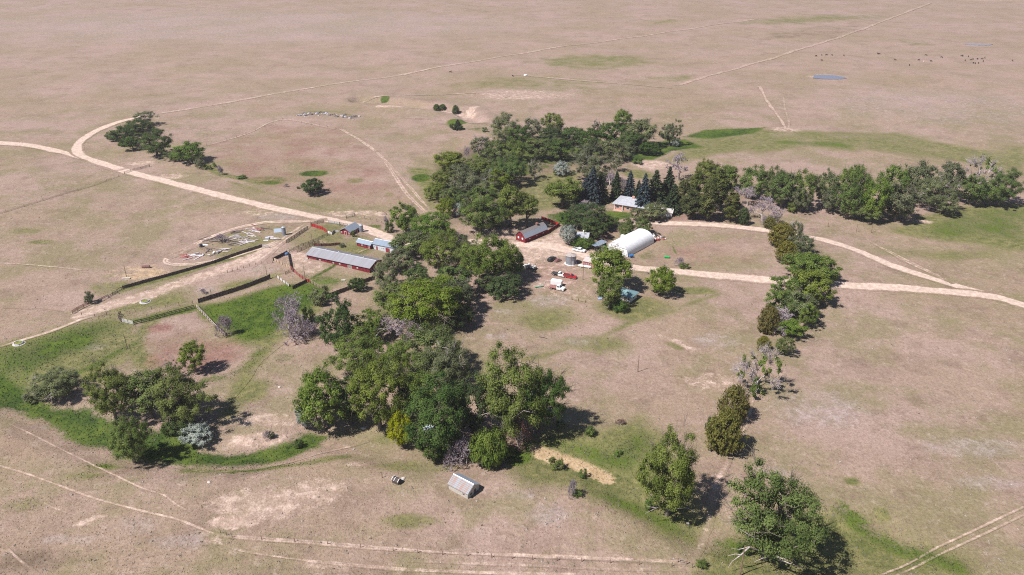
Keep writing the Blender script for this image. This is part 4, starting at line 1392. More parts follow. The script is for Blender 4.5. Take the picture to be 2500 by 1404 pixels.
T('deadbush', 554, 820, 768, 40, 'pale grey leafless bush at the end of the white rail fence')
T('dead', 706, 802, 720, 64, 'lavender dead tree beside the corral pasture', None)
T('deadbush', 718, 822, 752, 86, 'wide lavender dead shrub at the foot of the dead tree')
T('deadbush', 750, 824, 780, 50, 'dark purple dead shrub right of the wide lavender one')
T('bush', 752, 786, 748, 32, 'green bush right of the lavender dead tree')
T('greybush', 782, 742, 702, 48, 'grey-green bush at the dark fence near the pasture corner')
T('darkr', 872, 710, 678, 42, 'dark round bush breaking the dark board fence')
T('deadbush', 540, 590, 570, 34, 'bare tangled bush in the scrap yard')
T('greybush', 835, 603, 594, 18, 'green weedy bush at the end of the dark board pen')
T('brightbush', 862, 578, 562, 12, 'green bush against the small red barn')
T('greybush', 220, 740, 712, 26, 'grey-green bush by the gate at the start of the alley')
T('deadbush', 497, 716, 704, 18, 'pale dead weeds in front of the tall dark fence')

limbs(BT, [[(-3, -3, 6), (-6, -4.5, 8.5), (-8.5, -5, 8.2), (-10.5, -5.2, 8.8)], [(-6, -4.5, 8.5), (-8, -5.5, 7), (-10, -6, 5.5), (-10.8, -6.2, 3.6)], [(-8, -5.5, 7), (-9.4, -5.6, 7.4), (-11.2, -5.8, 7.0)],
           [(-3, -3, 9), (-6.5, -3.5, 11.5), (-8.8, -3.2, 13)], [(-4, -1, 10), (-7.2, -1.5, 14), (-7.8, -1.2, 17)], [(-7.2, -1.5, 14), (-8.6, -1.6, 15.5)], [(-1, -5, 6), (-3.5, -7, 7.5), (-5.5, -7.6, 7.0)],
           [(1, -5, 5), (3.5, -8, 6.6), (6, -8.6, 5.8)], [(0, -6, 7), (1.0, -8.8, 9.0), (2.4, -9.2, 8.4)]], .20)
limbs(RT, [[(1, -3, 5), (3.5, -5, 7), (5.6, -5.4, 6)], [(0, -3, 6), (1.5, -5.6, 9), (3.4, -6, 9.4)], [(-1, -2, 5), (-4, -4, 6), (-6.6, -4.4, 4.6)], [(-4, -4, 6), (-6.6, -4.6, 7.2)], [(1, -2, 7), (4, -3.4, 10), (6, -3.6, 10.6)]], .13)
limbs(DT, [[(-1, 2, 10), (-1.6, 2.4, 15), (-.8, 2.6, 18.5), (-1.2, 2.6, 21.5)], [(-.8, 2.6, 18.5), (.8, 2.8, 20.5)], [(3, 0, 11), (6, -1, 15), (7.2, -1, 19)], [(6, -1, 15), (8.4, -1.4, 16.4)], [(-2, -4, 9), (-6, -5.5, 12), (-8.4, -5.8, 11.4)], [(2, -4, 10), (4, -6.5, 13.5), (6.6, -6.8, 13.0)]], .2)
# ------------------------------------------------------------------ buildings
RED = boards('red_barn_boards', (.135, .010, .017), (.24, .028, .036), 'XY', .28)
REDP = boards('faded_red_boards', (.26, .06, .055), (.42, .16, .14), 'XY', .24)
REDNEW = boards('bright_red_boards', (.33, .012, .018), (.48, .028, .032), 'XY', .30)
REDDOOR = noisy('red_door_paint', (.17, .014, .02), (.27, .034, .042), 2, .7)
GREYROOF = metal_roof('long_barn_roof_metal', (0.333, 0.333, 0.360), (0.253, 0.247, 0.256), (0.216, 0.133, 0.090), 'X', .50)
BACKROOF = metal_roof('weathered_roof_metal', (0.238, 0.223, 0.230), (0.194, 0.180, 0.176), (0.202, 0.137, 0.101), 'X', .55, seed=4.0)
BLUEROOF = metal_roof('blue_grey_roof_metal', (0.256, 0.312, 0.376), (0.208, 0.264, 0.328), (0.224, 0.208, 0.192), 'X', .15, seed=9.0)
SHEDROOF = metal_roof('shed_roof_metal', (.185, .19, .205), (.165, .155, .16), (.20, .115, .085), 'X', .78, seed=2.0)
SHEDBACK = metal_roof('shed_back_roof_metal', (.36, .42, .50), (.30, .36, .44), (.3, .25, .2), 'X', .1, seed=5.0)
YROOF = metal_roof('small_barn_roof_metal', (0.272, 0.312, 0.360), (0.224, 0.264, 0.320), (0.240, 0.216, 0.192), 'Y', .12, seed=3.0)
GAMB = metal_roof('gambrel_upper_roof', (0.266, 0.238, 0.223), (0.216, 0.187, 0.176), (0.202, 0.108, 0.079), 'Y', .5, seed=6.0)
GAMB2 = metal_roof('gambrel_lower_roof', (0.352, 0.384, 0.432), (0.304, 0.336, 0.384), (0.240, 0.224, 0.208), 'Y', .15, seed=7.0)
WHITEP = noisy('white_paint', (.62, .60, .58), (.80, .79, .77), 1.5, .6)
WHITEWALL = boards('whitewashed_boards', (.46, .48, .52), (.60, .61, .64), 'XY', .3)
DARKIN = noisy('dark_opening', (.012, .011, .011), (.03, .026, .024), 2, .9)
GLASS = noisy('window_glass', (.02, .025, .03), (.05, .06, .07), 1.5, .12, 0, .6)
STONE = noisy('limewashed_stone', (.34, .31, .265), (.50, .47, .415), 2.6, .9, bump=.5, detail=6)
BRICK = noisy('pink_brick', (.40, .20, .155), (.56, .33, .27), 5, .9, bump=.3)
HROOF = noisy('light_grey_shingles', (.30, .31, .34), (.40, .41, .44), 1.2, .8, detail=6)
TURQ = metal_roof('turquoise_roof_metal', (0.208, 0.336, 0.352), (0.176, 0.296, 0.320), (0.240, 0.272, 0.264), 'X', .15, seed=8.0)
CONC = noisy('concrete', (.40, .37, .34), (.56, .52, .48), 1.4, .9)
GALV = noisy('galvanised_steel', (.40, .42, .45), (.56, .57, .60), .8, .45, .5, stretch=(1, 1, .2))
WOODG = boards('grey_weathered_boards', (.20, .165, .15), (.40, .345, .32), 'XY', .2)
WOODT = boards('tan_weathered_boards', (.34, .25, .18), (.52, .40, .30), 'XY', .2)
WOODD = boards('dark_weathered_shade_boards', (.055, .042, .038), (.15, .12, .105), 'XY', .22)  # dark weathered wood; on the alley windbreak the darkness is also painted shade
POLEW = noisy('pole_wood', (.14, .09, .06), (.26, .18, .13), 1.5, .9)
TRIM = noisy('white_trim', (.70, .68, .66), (.80, .79, .78), 2, .7)


def frame(A, B, P):
    """footprint from the near wall A->B and a point P of the far side: origin, angle, width, depth"""
    a, b, p = G(*A), G(*B), G(*P)
    d = Vector((b.x - a.x, b.y - a.y))
    L = d.length
    u = d / L
    n = Vector((-u.y, u.x))
    return Vector((a.x, a.y, 0)), atan2(u.y, u.x), L, (Vector((p.x, p.y)) - Vector((a.x, a.y))).dot(n)


def frame_side(B, P, Wd):
    """footprint from the long right side B->P (near to far) and the width of the near end"""
    b, p = G(*B), G(*P)
    n = Vector((p.x - b.x, p.y - b.y))
    D = n.length
    n /= D
    u = Vector((n.y, -n.x))
    a = Vector((b.x, b.y)) - u * Wd
    return Vector((a.x, a.y, 0)), atan2(u.y, u.x), Wd, D


def seat(o, rz, L, D):
    """base height: lowest corner of the footprint"""
    c, s = cos(rz), sin(rz)
    zs = [h1(o.x + c * x - s * y, o.y + s * x + c * y) for x in (0, L) for y in (0, D)]
    return Vector((o.x, o.y, min(zs) - .05)), max(zs) - min(zs)


def opening(par, name, mat, x0, x1, z0, z1, face, L, D, t=.05, pane=None, panemat=None):
    """door or window board on a wall: face 'f' front (y=0), 'b' back, 'l' left (x=0), 'r' right (x=L)"""
    m = MB()
    def put(m, a0, a1, b0, b1, t0, t1):
        if face == 'f': m.box(a0, a1, -t1, -t0, b0, b1)
        elif face == 'b': m.box(a0, a1, D + t0, D + t1, b0, b1)
        elif face == 'l': m.box(-t1, -t0, a0, a1, b0, b1)
        else: m.box(L + t0, L + t1, a0, a1, b0, b1)
    put(m, x0, x1, z0, z1, -.03, t)
    o = m.build(name, mat, par)
    if pane:
        q = MB()
        e = min(.12, (x1 - x0) * .2)
        put(q, x0 + e, x1 - e, z0 + e, z1 - e, t - .02, t + .012)
        q.build(pane, panemat, o)
    return o


def gable(name, fr, wh, rise, label, cat, wall, roof, roof2=None, ridge='x', over=.4, base=None, group=None):
    """gabled building; ridge along the front ('x') or into the depth ('y')"""
    o, rz, L, D = fr
    loc, dz = seat(o, rz, L, D)
    wh += dz * .5
    e = tag(empty(name, loc, rz), label, cat, group)
    m = MB()
    if ridge == 'x': m.extrude([(0, 0), (D, 0), (D, wh), (D / 2, wh + rise), (0, wh)], 'x', 0, L)
    else: m.extrude([(0, 0), (L, 0), (L, wh), (L / 2, wh + rise), (0, wh)], 'y', 0, D)
    m.build('wall', wall, e)
    t = .09
    if ridge == 'x':
        sl = rise / (D / 2)
        y0, z0, zr = -over, wh - over * sl + t, wh + rise + t
        f = MB().slab([(-over, y0, z0), (L + over, y0, z0), (L + over, D / 2, zr), (-over, D / 2, zr)], t)
        b = MB().slab([(L + over, D + over, z0), (-over, D + over, z0), (-over, D / 2 + .004, zr), (L + over, D / 2 + .004, zr)], t)
        cap = MB().extrude([(D / 2 - .18, zr - .18 * sl + .01), (D / 2, zr + .05), (D / 2 + .18, zr - .18 * sl + .01), (D / 2, zr - .04)], 'x', -over - .02, L + over + .02)
    else:
        sl = rise / (L / 2)
        x0, z0, zr = -over, wh - over * sl + t, wh + rise + t
        f = MB().slab([(L + over, -over, z0), (L + over, D + over, z0), (L / 2 + .004, D + over, zr), (L / 2 + .004, -over, zr)], t)
        b = MB().slab([(x0, D + over, z0), (x0, -over, z0), (L / 2, -over, zr), (L / 2, D + over, zr)], t)
        cap = MB().extrude([(L / 2 - .18, zr - .18 * sl + .01), (L / 2, zr + .05), (L / 2 + .18, zr - .18 * sl + .01), (L / 2, zr - .04)], 'y', -over - .02, D + over + .02)
    ro = f.build('roof', roof, e)
    b.build('roof', roof2 or roof, e)
    cap.build('ridge_cap', GALV, ro)
    if base: MB().box(-.12, L + .12, -.12, D + .12, -.6, base).build('foundation', CONC, e)
    return e, L, D, wh, ro


def hip(name, fr, wh, rise, label, cat, wall, roof, over=.6, group=None):
    o, rz, L, D = fr
    loc, dz = seat(o, rz, L, D)
    wh += dz * .5
    e = tag(empty(name, loc, rz), label, cat, group)
    MB().box(0, L, 0, D, 0, wh).build('wall', wall, e)
    h = min(L, D) / 2
    x0, x1, y0, y1, z = -over, L + over, -over, D + over, wh
    if L >= D: r0, r1 = (h, D / 2, wh + rise), (L - h, D / 2, wh + rise)
    else: r0, r1 = (L / 2, h, wh + rise), (L / 2, D - h, wh + rise)
    if abs(L - D) < .3: r1 = (r0[0] + .05, r0[1], r0[2])
    vs = [(x0, y0, z), (x1, y0, z), (x1, y1, z), (x0, y1, z), (x0, y0, z + .14), (x1, y0, z + .14), (x1, y1, z + .14), (x0, y1, z + .14), r0, r1]
    fs = [(0, 3, 2, 1), (0, 1, 5, 4), (1, 2, 6, 5), (2, 3, 7, 6), (3, 0, 4, 7)]
    fs += [(4, 5, 9, 8), (5, 6, 9), (6, 7, 8, 9), (7, 4, 8)] if L >= D else [(4, 5, 8), (5, 6, 9, 8), (6, 7, 9), (7, 4, 8, 9)]
    ro = MB().add(vs, fs).build('roof', roof, e)
    return e, L, D, wh, ro


# long red barn
e, L, D, wh, ro = gable('long_barn', frame((750, 629.5), (903, 667), (932, 647)), 2.15, 1.5, 'long low red barn with a patchy grey metal roof', 'barn', RED, GREYROOF, BACKROOF, over=.5, base=.12)
opening(e, 'door', DARKIN, 5.2, 6.2, 0, 1.9, 'f', L, D)
opening(e, 'door', WOODG, L * .655, L * .725, .1, 2.0, 'f', L, D)['label'] = 'weathered pinkish grey sliding door'
for fx in (.20, .42, .52, .80): opening(e, 'window', TRIM, L * fx, L * fx + .7, 1.0, 1.6, 'f', L, D, .05, 'pane', GLASS)
for fx in (.30, .60, .88): opening(e, 'hatch', RED, L * fx, L * fx + 1.0, .5, 1.7, 'f', L, D, .07)
opening(e, 'door', REDDOOR, D * .35, D * .65, 0, 2.2, 'r', L, D)
for fx in (.22, .42, .61, .82): MB().lathe([(.16, wh + 1.35), (.16, wh + 1.9), (.30, wh + 1.95), (.05, wh + 2.15)], 10, (L * fx, D / 2)).build('roof_vent', GALV, ro)
MB().box(L * .53, L * .60, -1.0, -.2, 0, .22).build('concrete_step', CONC, e)
MB().box(L * .655, L * .74, -1.1, -.2, 0, .2).build('concrete_step', CONC, e)

# small red barn by the road, gable to the camera
e, L, D, wh, ro = gable('small_barn', frame_side((855.6, 575), (879, 562.5), 5.6), 2.0, 1.5, 'small red gabled barn with white framed door beside the road', 'barn', RED, YROOF, ridge='y', over=.4)
opening(e, 'door', TRIM, L * .42, L * .62, 0, 2.0, 'f', L, D, .05, 'panel', REDDOOR)
opening(e, 'window', TRIM, L * .80, L * .94, .9, 1.6, 'f', L, D, .05, 'pane', GLASS)
opening(e, 'window', TRIM, L * .06, L * .18, .9, 1.6, 'f', L, D, .05, 'pane', GLASS)
for fy in (.2, .5, .8): opening(e, 'window', TRIM, D * fy, D * fy + .7, .9, 1.5, 'r', L, D, .05, 'pane', GLASS)
# narrow red shed
e, L, D, wh, ro = gable('red_shed', frame((871.3, 600), (904.6, 609), (910, 601)), 2.1, 1.0, 'narrow red shed with a grey metal roof next to the white barn', 'shed', RED, BLUEROOF, over=.35)
for fx in (.12, .55): opening(e, 'door', REDDOOR, L * fx, L * fx + 1.1, 0, 1.9, 'f', L, D, .05)
opening(e, 'door', TRIM, L * .84, L * .96, 0, 1.9, 'f', L, D, .05, 'panel', REDDOOR)
opening(e, 'window', TRIM, L * .36, L * .46, .9, 1.5, 'f', L, D, .05, 'pane', GLASS)
MB().lathe([(.12, wh + .8), (.12, wh + 1.5), (.22, wh + 1.55), (.04, wh + 1.7)], 10, (L * .62, D / 2)).build('roof_vent', GALV, ro)
# white barn
e, L, D, wh, ro = gable('white_barn', frame((910.5, 607.5), (968, 621), (985, 610)), 2.9, 1.3, 'long white barn with blue-grey metal roof and red doors', 'barn', WHITEWALL, BLUEROOF, over=.35, base=.12)
opening(e, 'door', REDDOOR, L * .15, L * .21, .1, 2.1, 'f', L, D)
opening(e, 'door', REDDOOR, L * .55, L * .72, .1, 2.2, 'f', L, D)
for fx in (.05, .34, .42): opening(e, 'window', TRIM, L * fx, L * fx + .9, 1.5, 2.0, 'f', L, D, .05, 'pane', GLASS)

# gambrel barn
o, rz, L, D = frame_side((1282.5, 594), (1336, 570.5), 5.8)
loc, dz = seat(o, rz, L, D)
e = tag(empty('gambrel_barn', loc, rz), 'red gambrel barn with two white windows and a brown cupola', 'barn')
wh = 2.5 + dz * .5
x1, z1, zr = L * .22, wh + 1.7, wh + 2.6
MB().extrude([(0, 0), (L, 0), (L, wh), (L - x1, z1), (L / 2, zr), (x1, z1), (0, wh)], 'y', 0, D).build('wall', RED, e)
t = .09
for sgn in (0, 1):
    def X(v): return L - v if sgn else v
    lo = [(X(-.25), -.35, wh - .2 + t), (X(-.25), D + .35, wh - .2 + t), (X(x1), D + .35, z1 + t), (X(x1), -.35, z1 + t)]
    up = [(X(x1), -.35, z1 + t + .01), (X(x1), D + .35, z1 + t + .01), (X(L / 2 - .004), D + .35, zr + t), (X(L / 2 - .004), -.35, zr + t)]
    if sgn == 0: lo, up = lo[::-1], up[::-1]
    r1_ = MB().slab(lo, t).build('roof', GAMB2, e)
    r2_ = MB().slab(up, t).build('roof', GAMB, e)
cu = MB()
cu.box(L / 2 - .55, L / 2 + .55, D * .70, D * .70 + 1.1, zr - .3, zr + .7)
cu.loft([[(L / 2 - .75, D * .70 - .2, zr + .7), (L / 2 + .75, D * .70 - .2, zr + .7), (L / 2 + .75, D * .70 + 1.3, zr + .7), (L / 2 - .75, D * .70 + 1.3, zr + .7)],
         [(L / 2 - .05, D * .70 + .5, zr + 1.25), (L / 2 + .05, D * .70 + .5, zr + 1.25), (L / 2 + .05, D * .70 + .6, zr + 1.25), (L / 2 - .05, D * .70 + .6, zr + 1.25)]])
cu.build('cupola', noisy('rusty_cupola', (.14, .06, .05), (.26, .13, .10), 4, .8), e)
for fx in (.20, .62): opening(e, 'window', TRIM, L * fx, L * fx + .85, 1.4, 2.3, 'f', L, D, .05, 'pane', WHITEP)
opening(e, 'door', RED, L * .12, L * .88, 0, 1.2, 'f', L, D, .04)
opening(e, 'hay_door', RED, L * .40, L * .60, 3.1, 4.2, 'f', L, D, .06)
for fy in (.18, .5, .8): opening(e, 'window', TRIM, D * fy, D * fy + .6, 1.2, 1.7, 'r', L, D, .05, 'pane', GLASS)

# quonset
o, rz, L, D = frame_side((1532.5, 628), (1596, 593.5), 11.6)
loc, dz = seat(o, rz, L, D)
e = tag(empty('quonset_hut', loc, rz), 'large white arched quonset hut with a big sliding door', 'shed')
N_ = 28
def arch(k, w, h): return [(L / 2 - (w / 2) * (1 if cos(pi * i / k) > 0 else -1) * abs(cos(pi * i / k)) ** .86, h * sin(pi * i / k) ** .80) for i in range(k + 1)]
QW = noisy('quonset_white_steel', (.72, .73, .74), (.80, .80, .79), .5, .45, 0, .4, stretch=(1, 1, 1))
tq = NT('quonset_ribbed_steel')
co = tq.n('TexCoord').outputs['Object']
ay = tq.n('SeparateXYZ', {0: co}).outputs['Y']
nr = tq.n('Bump', {'Height': tq.math('SINE', tq.math('MULTIPLY', ay, pi * 2 / .61)), 'Strength': .5, 'Distance': .05}).outputs[0]
cq = tq.mix(tq.step(tq.noise(co, .5, 5), .35, .7), (.78, .78, .78), (.68, .69, .70))
cq = tq.mix(tq.math('MULTIPLY', tq.step(tq.n('SeparateXYZ', {0: co}).outputs['Z'], .5, .0), .4), cq, (.45, .42, .40))
QR = tq.out(tq.bsdf(cq, .42, 0, nr, .4))
hq = 5.4
A0 = arch(N_, L, hq)
sh = MB()
sh.loft([[(x, y, z) for x, z in A0] + [(x, y, z) for x, z in reversed(arch(N_, L - .3, hq - .15))] for y in (-.15, D * .33, D * .66, D + .15)])
sh.build('shell', QR, e)
for y0, y1, nm in ((0, .12, 'front_wall'), (D - .12, D, 'back_wall')):
    MB().loft([[(x, y, z) for x, z in arch(N_, L - .25, hq - .12)] for y in (y0, y1)]).build(nm, QW, e)
dr = MB().box(L * .30, L * .72, -.12, .02, 0, 3.6).build('sliding_door', WHITEP, e)
MB().box(L * .28, L * .92, -.17, -.125, 3.62, 3.80).build('door_track', GALV, dr)
for xx in (.30, .72): MB().box(L * xx - .05, L * xx + .05, -.16, -.125, 0, 3.6).build('door_edge', GALV, dr)
opening(e, 'vent', GALV, L * .45, L * .57, 4.1, 4.7, 'f', L, D, .05)
MB().box(L / 2 - .9, L / 2 + .9, -.15, D + .15, hq - .02, hq + .035).build('ridge_skylight', QW, e)
MB().box(L * .02, L * .16, D * .50, D * .56, hq * .62, hq * .80).build('side_vent', QW, e)
# grain bin
p = G(1393.5, 643)
e = tag(empty('grain_bin', p), 'round galvanised grain bin with a tan conical roof', 'silo')
tb = NT('corrugated_bin_steel')
co = tb.n('TexCoord').outputs['Object']
az = tb.n('SeparateXYZ', {0: co}).outputs['Z']
nr = tb.n('Bump', {'Height': tb.math('SINE', tb.math('MULTIPLY', az, 2 * pi / .2)), 'Strength': .6, 'Distance': .03}).outputs[0]
ring = tb.n('TexWhiteNoise', {'W': tb.math('FLOOR', tb.math('DIVIDE', az, .82))}, noise_dimensions='1D').outputs[0]
BINM = tb.out(tb.bsdf(tb.mix(tb.math('ADD', tb.math('MULTIPLY', ring, .5), tb.math('MULTIPLY', tb.noise(co, 1.2, 4), .5)), (.22, .245, .29), (.34, .36, .40)), .42, .4, nr, .4))
MB().lathe([(2.32, .0), (2.32, 4.0)], 32).build('bin_wall', BINM, e)
ro = MB().lathe([(2.42, 3.98), (2.42, 4.04), (.35, 4.85), (.30, 4.95), (.30, 5.05), (.02, 5.1)], 32).build('roof', noisy('bin_roof_tan', (.30, .26, .24), (.40, .35, .32), 1.5, .6), e)
MB().lathe([(2.75, -.4), (2.75, .14), (2.33, .15)], 32).build('foundation', WHITEP, e)
opening(e, 'door', GALV, -.45, .45, .2, 1.9, 'f', 0, 0, .05).location = (.6, -2.28, 0)
m = MB()
for dx in (-.2, .2): m.box(dx - .02, dx + .02, -2.44, -2.40, .2, 4.0)
for k in range(11): m.box(-.2, .2, -2.44, -2.41, .4 + .34 * k, .43 + .34 * k)
m.build('ladder', GALV, e).rotation_euler = (0, 0, .5)
# little red shed right of the bin, and the propane-white tank before it
e, L, D, wh, ro = gable('pump_shed', frame((1424, 647), (1450, 652.5), (1455, 640)), 2.0, .9, 'small faded red shed with arched white marks beside the grain bin', 'shed', REDP, noisy('tan_roof', (.40, .34, .31), (.5, .44, .41), 1.5, .8), over=.25)
for k in range(5):
    x = L * (.12 + .17 * k)
    opening(e, 'arched_panel', TRIM, x, x + .38, .35, 1.3, 'f', L, D, .05, 'panel', REDDOOR)
opening(e, 'door', REDDOOR, D * .3, D * .6, 0, 1.8, 'l', L, D)

# white house with the turquoise roof
e, L, D, wh, ro = hip('cottage', frame((1505, 728.5), (1539, 738.7), (1555.6, 727)), 2.3, 1.5, 'white cottage with a pale turquoise hipped roof under a cottonwood', 'house', WHITEP, TURQ, .75)
opening(e, 'door', WOODG, L * .55, L * .70, 0, 1.9, 'f', L, D, .05)
opening(e, 'window', TRIM, L * .16, L * .34, .9, 1.8, 'f', L, D, .05, 'pane', GLASS)
opening(e, 'window', TRIM, L * .80, L * .93, .9, 1.8, 'f', L, D, .05, 'pane', GLASS)
opening(e, 'window', TRIM, D * .35, D * .6, .9, 1.8, 'r', L, D, .05, 'pane', GLASS)
# brick house
e, L, D, wh, ro = hip('brick_house', frame((1498, 510), (1588, 522.5), (1600, 503)), 2.7, 2.6, 'single-storey pink brick house with a light grey hipped roof', 'house', BRICK, HROOF, .8)
MB().box(L * .40, L * .47, D * .42, D * .52, wh + 1.2, wh + 3.4).build('chimney', BRICK, ro)
opening(e, 'door', TRIM, L * .22, L * .28, .1, 2.1, 'f', L, D, .05, 'panel', noisy('brown_door', (.1, .05, .03), (.16, .08, .05), 3, .6))
for fx in (.06, .34, .52, .72, .88): opening(e, 'window', TRIM, L * fx, L * fx + 1.7, .9, 2.0, 'f', L, D, .05, 'pane', GLASS)
MB().box(L * .02, L * .5, -2.6, -.02, -.4, .16).build('porch', noisy('porch_tiles', (.40, .24, .19), (.52, .34, .28), 2, .8), e)
for fx in (.03, .25): MB().box(L * fx, L * fx + .18, -.75, -.57, .16, wh).build('porch_post', TRIM, e)
for fx in (.1, .36, .62): MB().box(L * fx, L * fx + .05, -.75, -.70, wh + .2, wh + 1.0).build('vent_pipe', GALV, ro)
# garage at the drive
e, L, D, wh, ro = gable('garage', frame((1612, 528), (1640, 530.5), (1650, 520)), 2.3, 1.0, 'low pale garage half hidden by spruces at the drive', 'garage', WHITEP, noisy('garage_roof', (.40, .37, .35), (.52, .49, .46), 1.2, .8), over=.4)
opening(e, 'garage_door', WHITEP, L * .2, L * .7, 0, 1.9, 'f', L, D, .05)
# small white house in the trees
e, L, D, wh, ro = gable('small_house', frame((1402, 594), (1434, 597), (1440, 580)), 2.4, 1.7, 'small white house among dark yard trees, only its roof showing', 'house', WHITEP, HROOF, over=.4)
MB().box(L * .55, L * .64, D * .45, D * .55, wh + 1.0, wh + 2.7).build('chimney', WHITEP, ro)
for fx in (.15, .7): opening(e, 'window', TRIM, L * fx, L * fx + .9, .9, 1.9, 'f', L, D, .05, 'pane', GLASS)
# hidden shed in the lower grove
e, L, D, wh, ro = gable('white_shed', frame((1030, 1062), (1052, 1068), (1064, 1050)), 2.0, .9, 'pale blue-white shed glimpsed under the deep green tree', 'shed', WHITEP, BLUEROOF, over=.3)
# open lean-to
o, rz, L, D = frame((1444, 607.5), (1455.5, 612.5), (1473, 601))
loc, dz = seat(o, rz, L, D)
e = tag(empty('carport', loc, rz), 'open carport with a flat blue-grey roof on posts', 'carport')
MB().slab([(-.4, -.4, 2.3), (L + .4, -.4, 2.3), (L + .4, D + .4, 2.75), (-.4, D + .4, 2.75)], .1).build('roof', BLUEROOF, e)
for x, y in ((0, 0), (L, 0), (0, D), (L, D)): MB().box(x - .08, x + .08, y - .08, y + .08, -.3, 2.3 + .45 * y / D - .09).build('post', POLEW, e)
MB().box(0, L, D - .05, D, 0, 2.6).build('back_wall', WOODD, e)

# stone shed in the foreground
e, L, D, wh, ro = gable('stone_shed', frame((1096, 1194), (1141.8, 1218.8), (1175, 1196)), 2.0, 1.55, 'whitewashed stone shed with a rust-streaked metal roof in front of the grove', 'shed', STONE, SHEDROOF, SHEDBACK, over=.28)
opening(e, 'window', WOODD, L * .74, L * .84, 1.1, 1.5, 'f', L, D, .04)
opening(e, 'window', WOODD, D * .22, D * .36, .9, 1.4, 'r', L, D, .04, 'pane', DARKIN)
opening(e, 'door', WOODD, D * .55, D * .72, 0, 1.7, 'r', L, D, .04)
MB().extrude([(-.28, wh - .26), (D / 2, wh + 1.55 - .0), (D + .28, wh - .26), (D / 2, wh + 1.55 - .22)], 'x', L + .282, L + .32).build('barge_board', TRIM, e)

# leaning outhouse
p = G(969, 1178)
e = tag(empty('outhouse', p, -.5), 'small dark wooden outhouse tipped over in the dry grass', 'outhouse')
MB().box(-1.1, .9, -.7, .7, .0, 1.35).build('wall', WOODD, e)
rf = MB()
rf.slab([(-1.2, -.85, 1.30), (1.0, -.85, 1.30), (1.0, 0, 1.75), (-1.2, 0, 1.75)], .06)
rf.slab([(1.0, .85, 1.30), (-1.2, .85, 1.30), (-1.2, .004, 1.75), (1.0, .004, 1.75)], .06)
rf.build('roof', WOODD, e)
for x in (-1.1, -.35, .85): MB().extrude([(-.88, 1.32), (0, 1.79), (.88, 1.32), (.88, 1.40), (0, 1.88), (-.88, 1.40)], 'x', x - .06, x + .06).build('batten', TRIM, e)
e.rotation_euler = (.12, .10, -.5)
# ------------------------------------------------------------------ vehicles
RUBBER = noisy('tyre_rubber', (.018, .018, .018), (.035, .034, .032), 6, .9)
RIM = noisy('wheel_rim', (.34, .34, .35), (.5, .5, .5), 4, .4, .6)
LAMP = noisy('headlight_glass', (.55, .55, .52), (.7, .7, .68), 4, .2)


def paint(name, c, dirt=(.30, .22, .17)):
    t = NT(name)
    co = t.n('TexCoord').outputs['Object']
    z = t.n('SeparateXYZ', {0: co}).outputs['Z']
    f = t.math('MULTIPLY', t.step(t.math('ADD', z, t.math('MULTIPLY', t.noise(co, 3, 3), .5)), 1.1, .5), .55)
    return t.out(t.bsdf(t.mix(f, c, dirt), .35, 0, None, .5))


PW = paint('white_car_paint', (.74, .74, .73))
PR = paint('red_car_paint', (.36, .018, .022))
PK = paint('black_car_paint', (.018, .02, .026))
PB = paint('brown_car_paint', (.16, .07, .07))
STEELD = noisy('dark_steel', (.04, .04, .042), (.09, .085, .08), 4, .6, .3)
DECKR = noisy('red_brown_deck', (.22, .09, .08), (.34, .17, .14), 3, .8)
_wm = {}


def wheel(par, x, y, r, w):
    if (r, w) not in _wm:
        m = MB().loft([[(rr * cos(2 * pi * i / 18), yy, rr * sin(2 * pi * i / 18)) for i in range(18)] for rr, yy in ((r * .86, -w / 2), (r, -w / 2 + .05), (r, w / 2 - .05), (r * .86, w / 2))])
        q = MB().loft([[(rr * cos(2 * pi * i / 14), yy, rr * sin(2 * pi * i / 14)) for i in range(14)] for rr, yy in ((r * .52, -w / 2 - .015), (r * .58, -w / 2), (r * .58, w / 2), (r * .52, w / 2 + .015))])
        _wm[(r, w)] = (m.mesh('tyre', RUBBER), q.mesh('rim', RIM))
    a, b = _wm[(r, w)]
    o = link('wheel', a, par, (x, y, r))
    link('rim', b, o)
    return o


def heading(r, f):
    a, b = G(*r), G(*f)
    return (a + b) / 2, atan2(b.y - a.y, b.x - a.x)


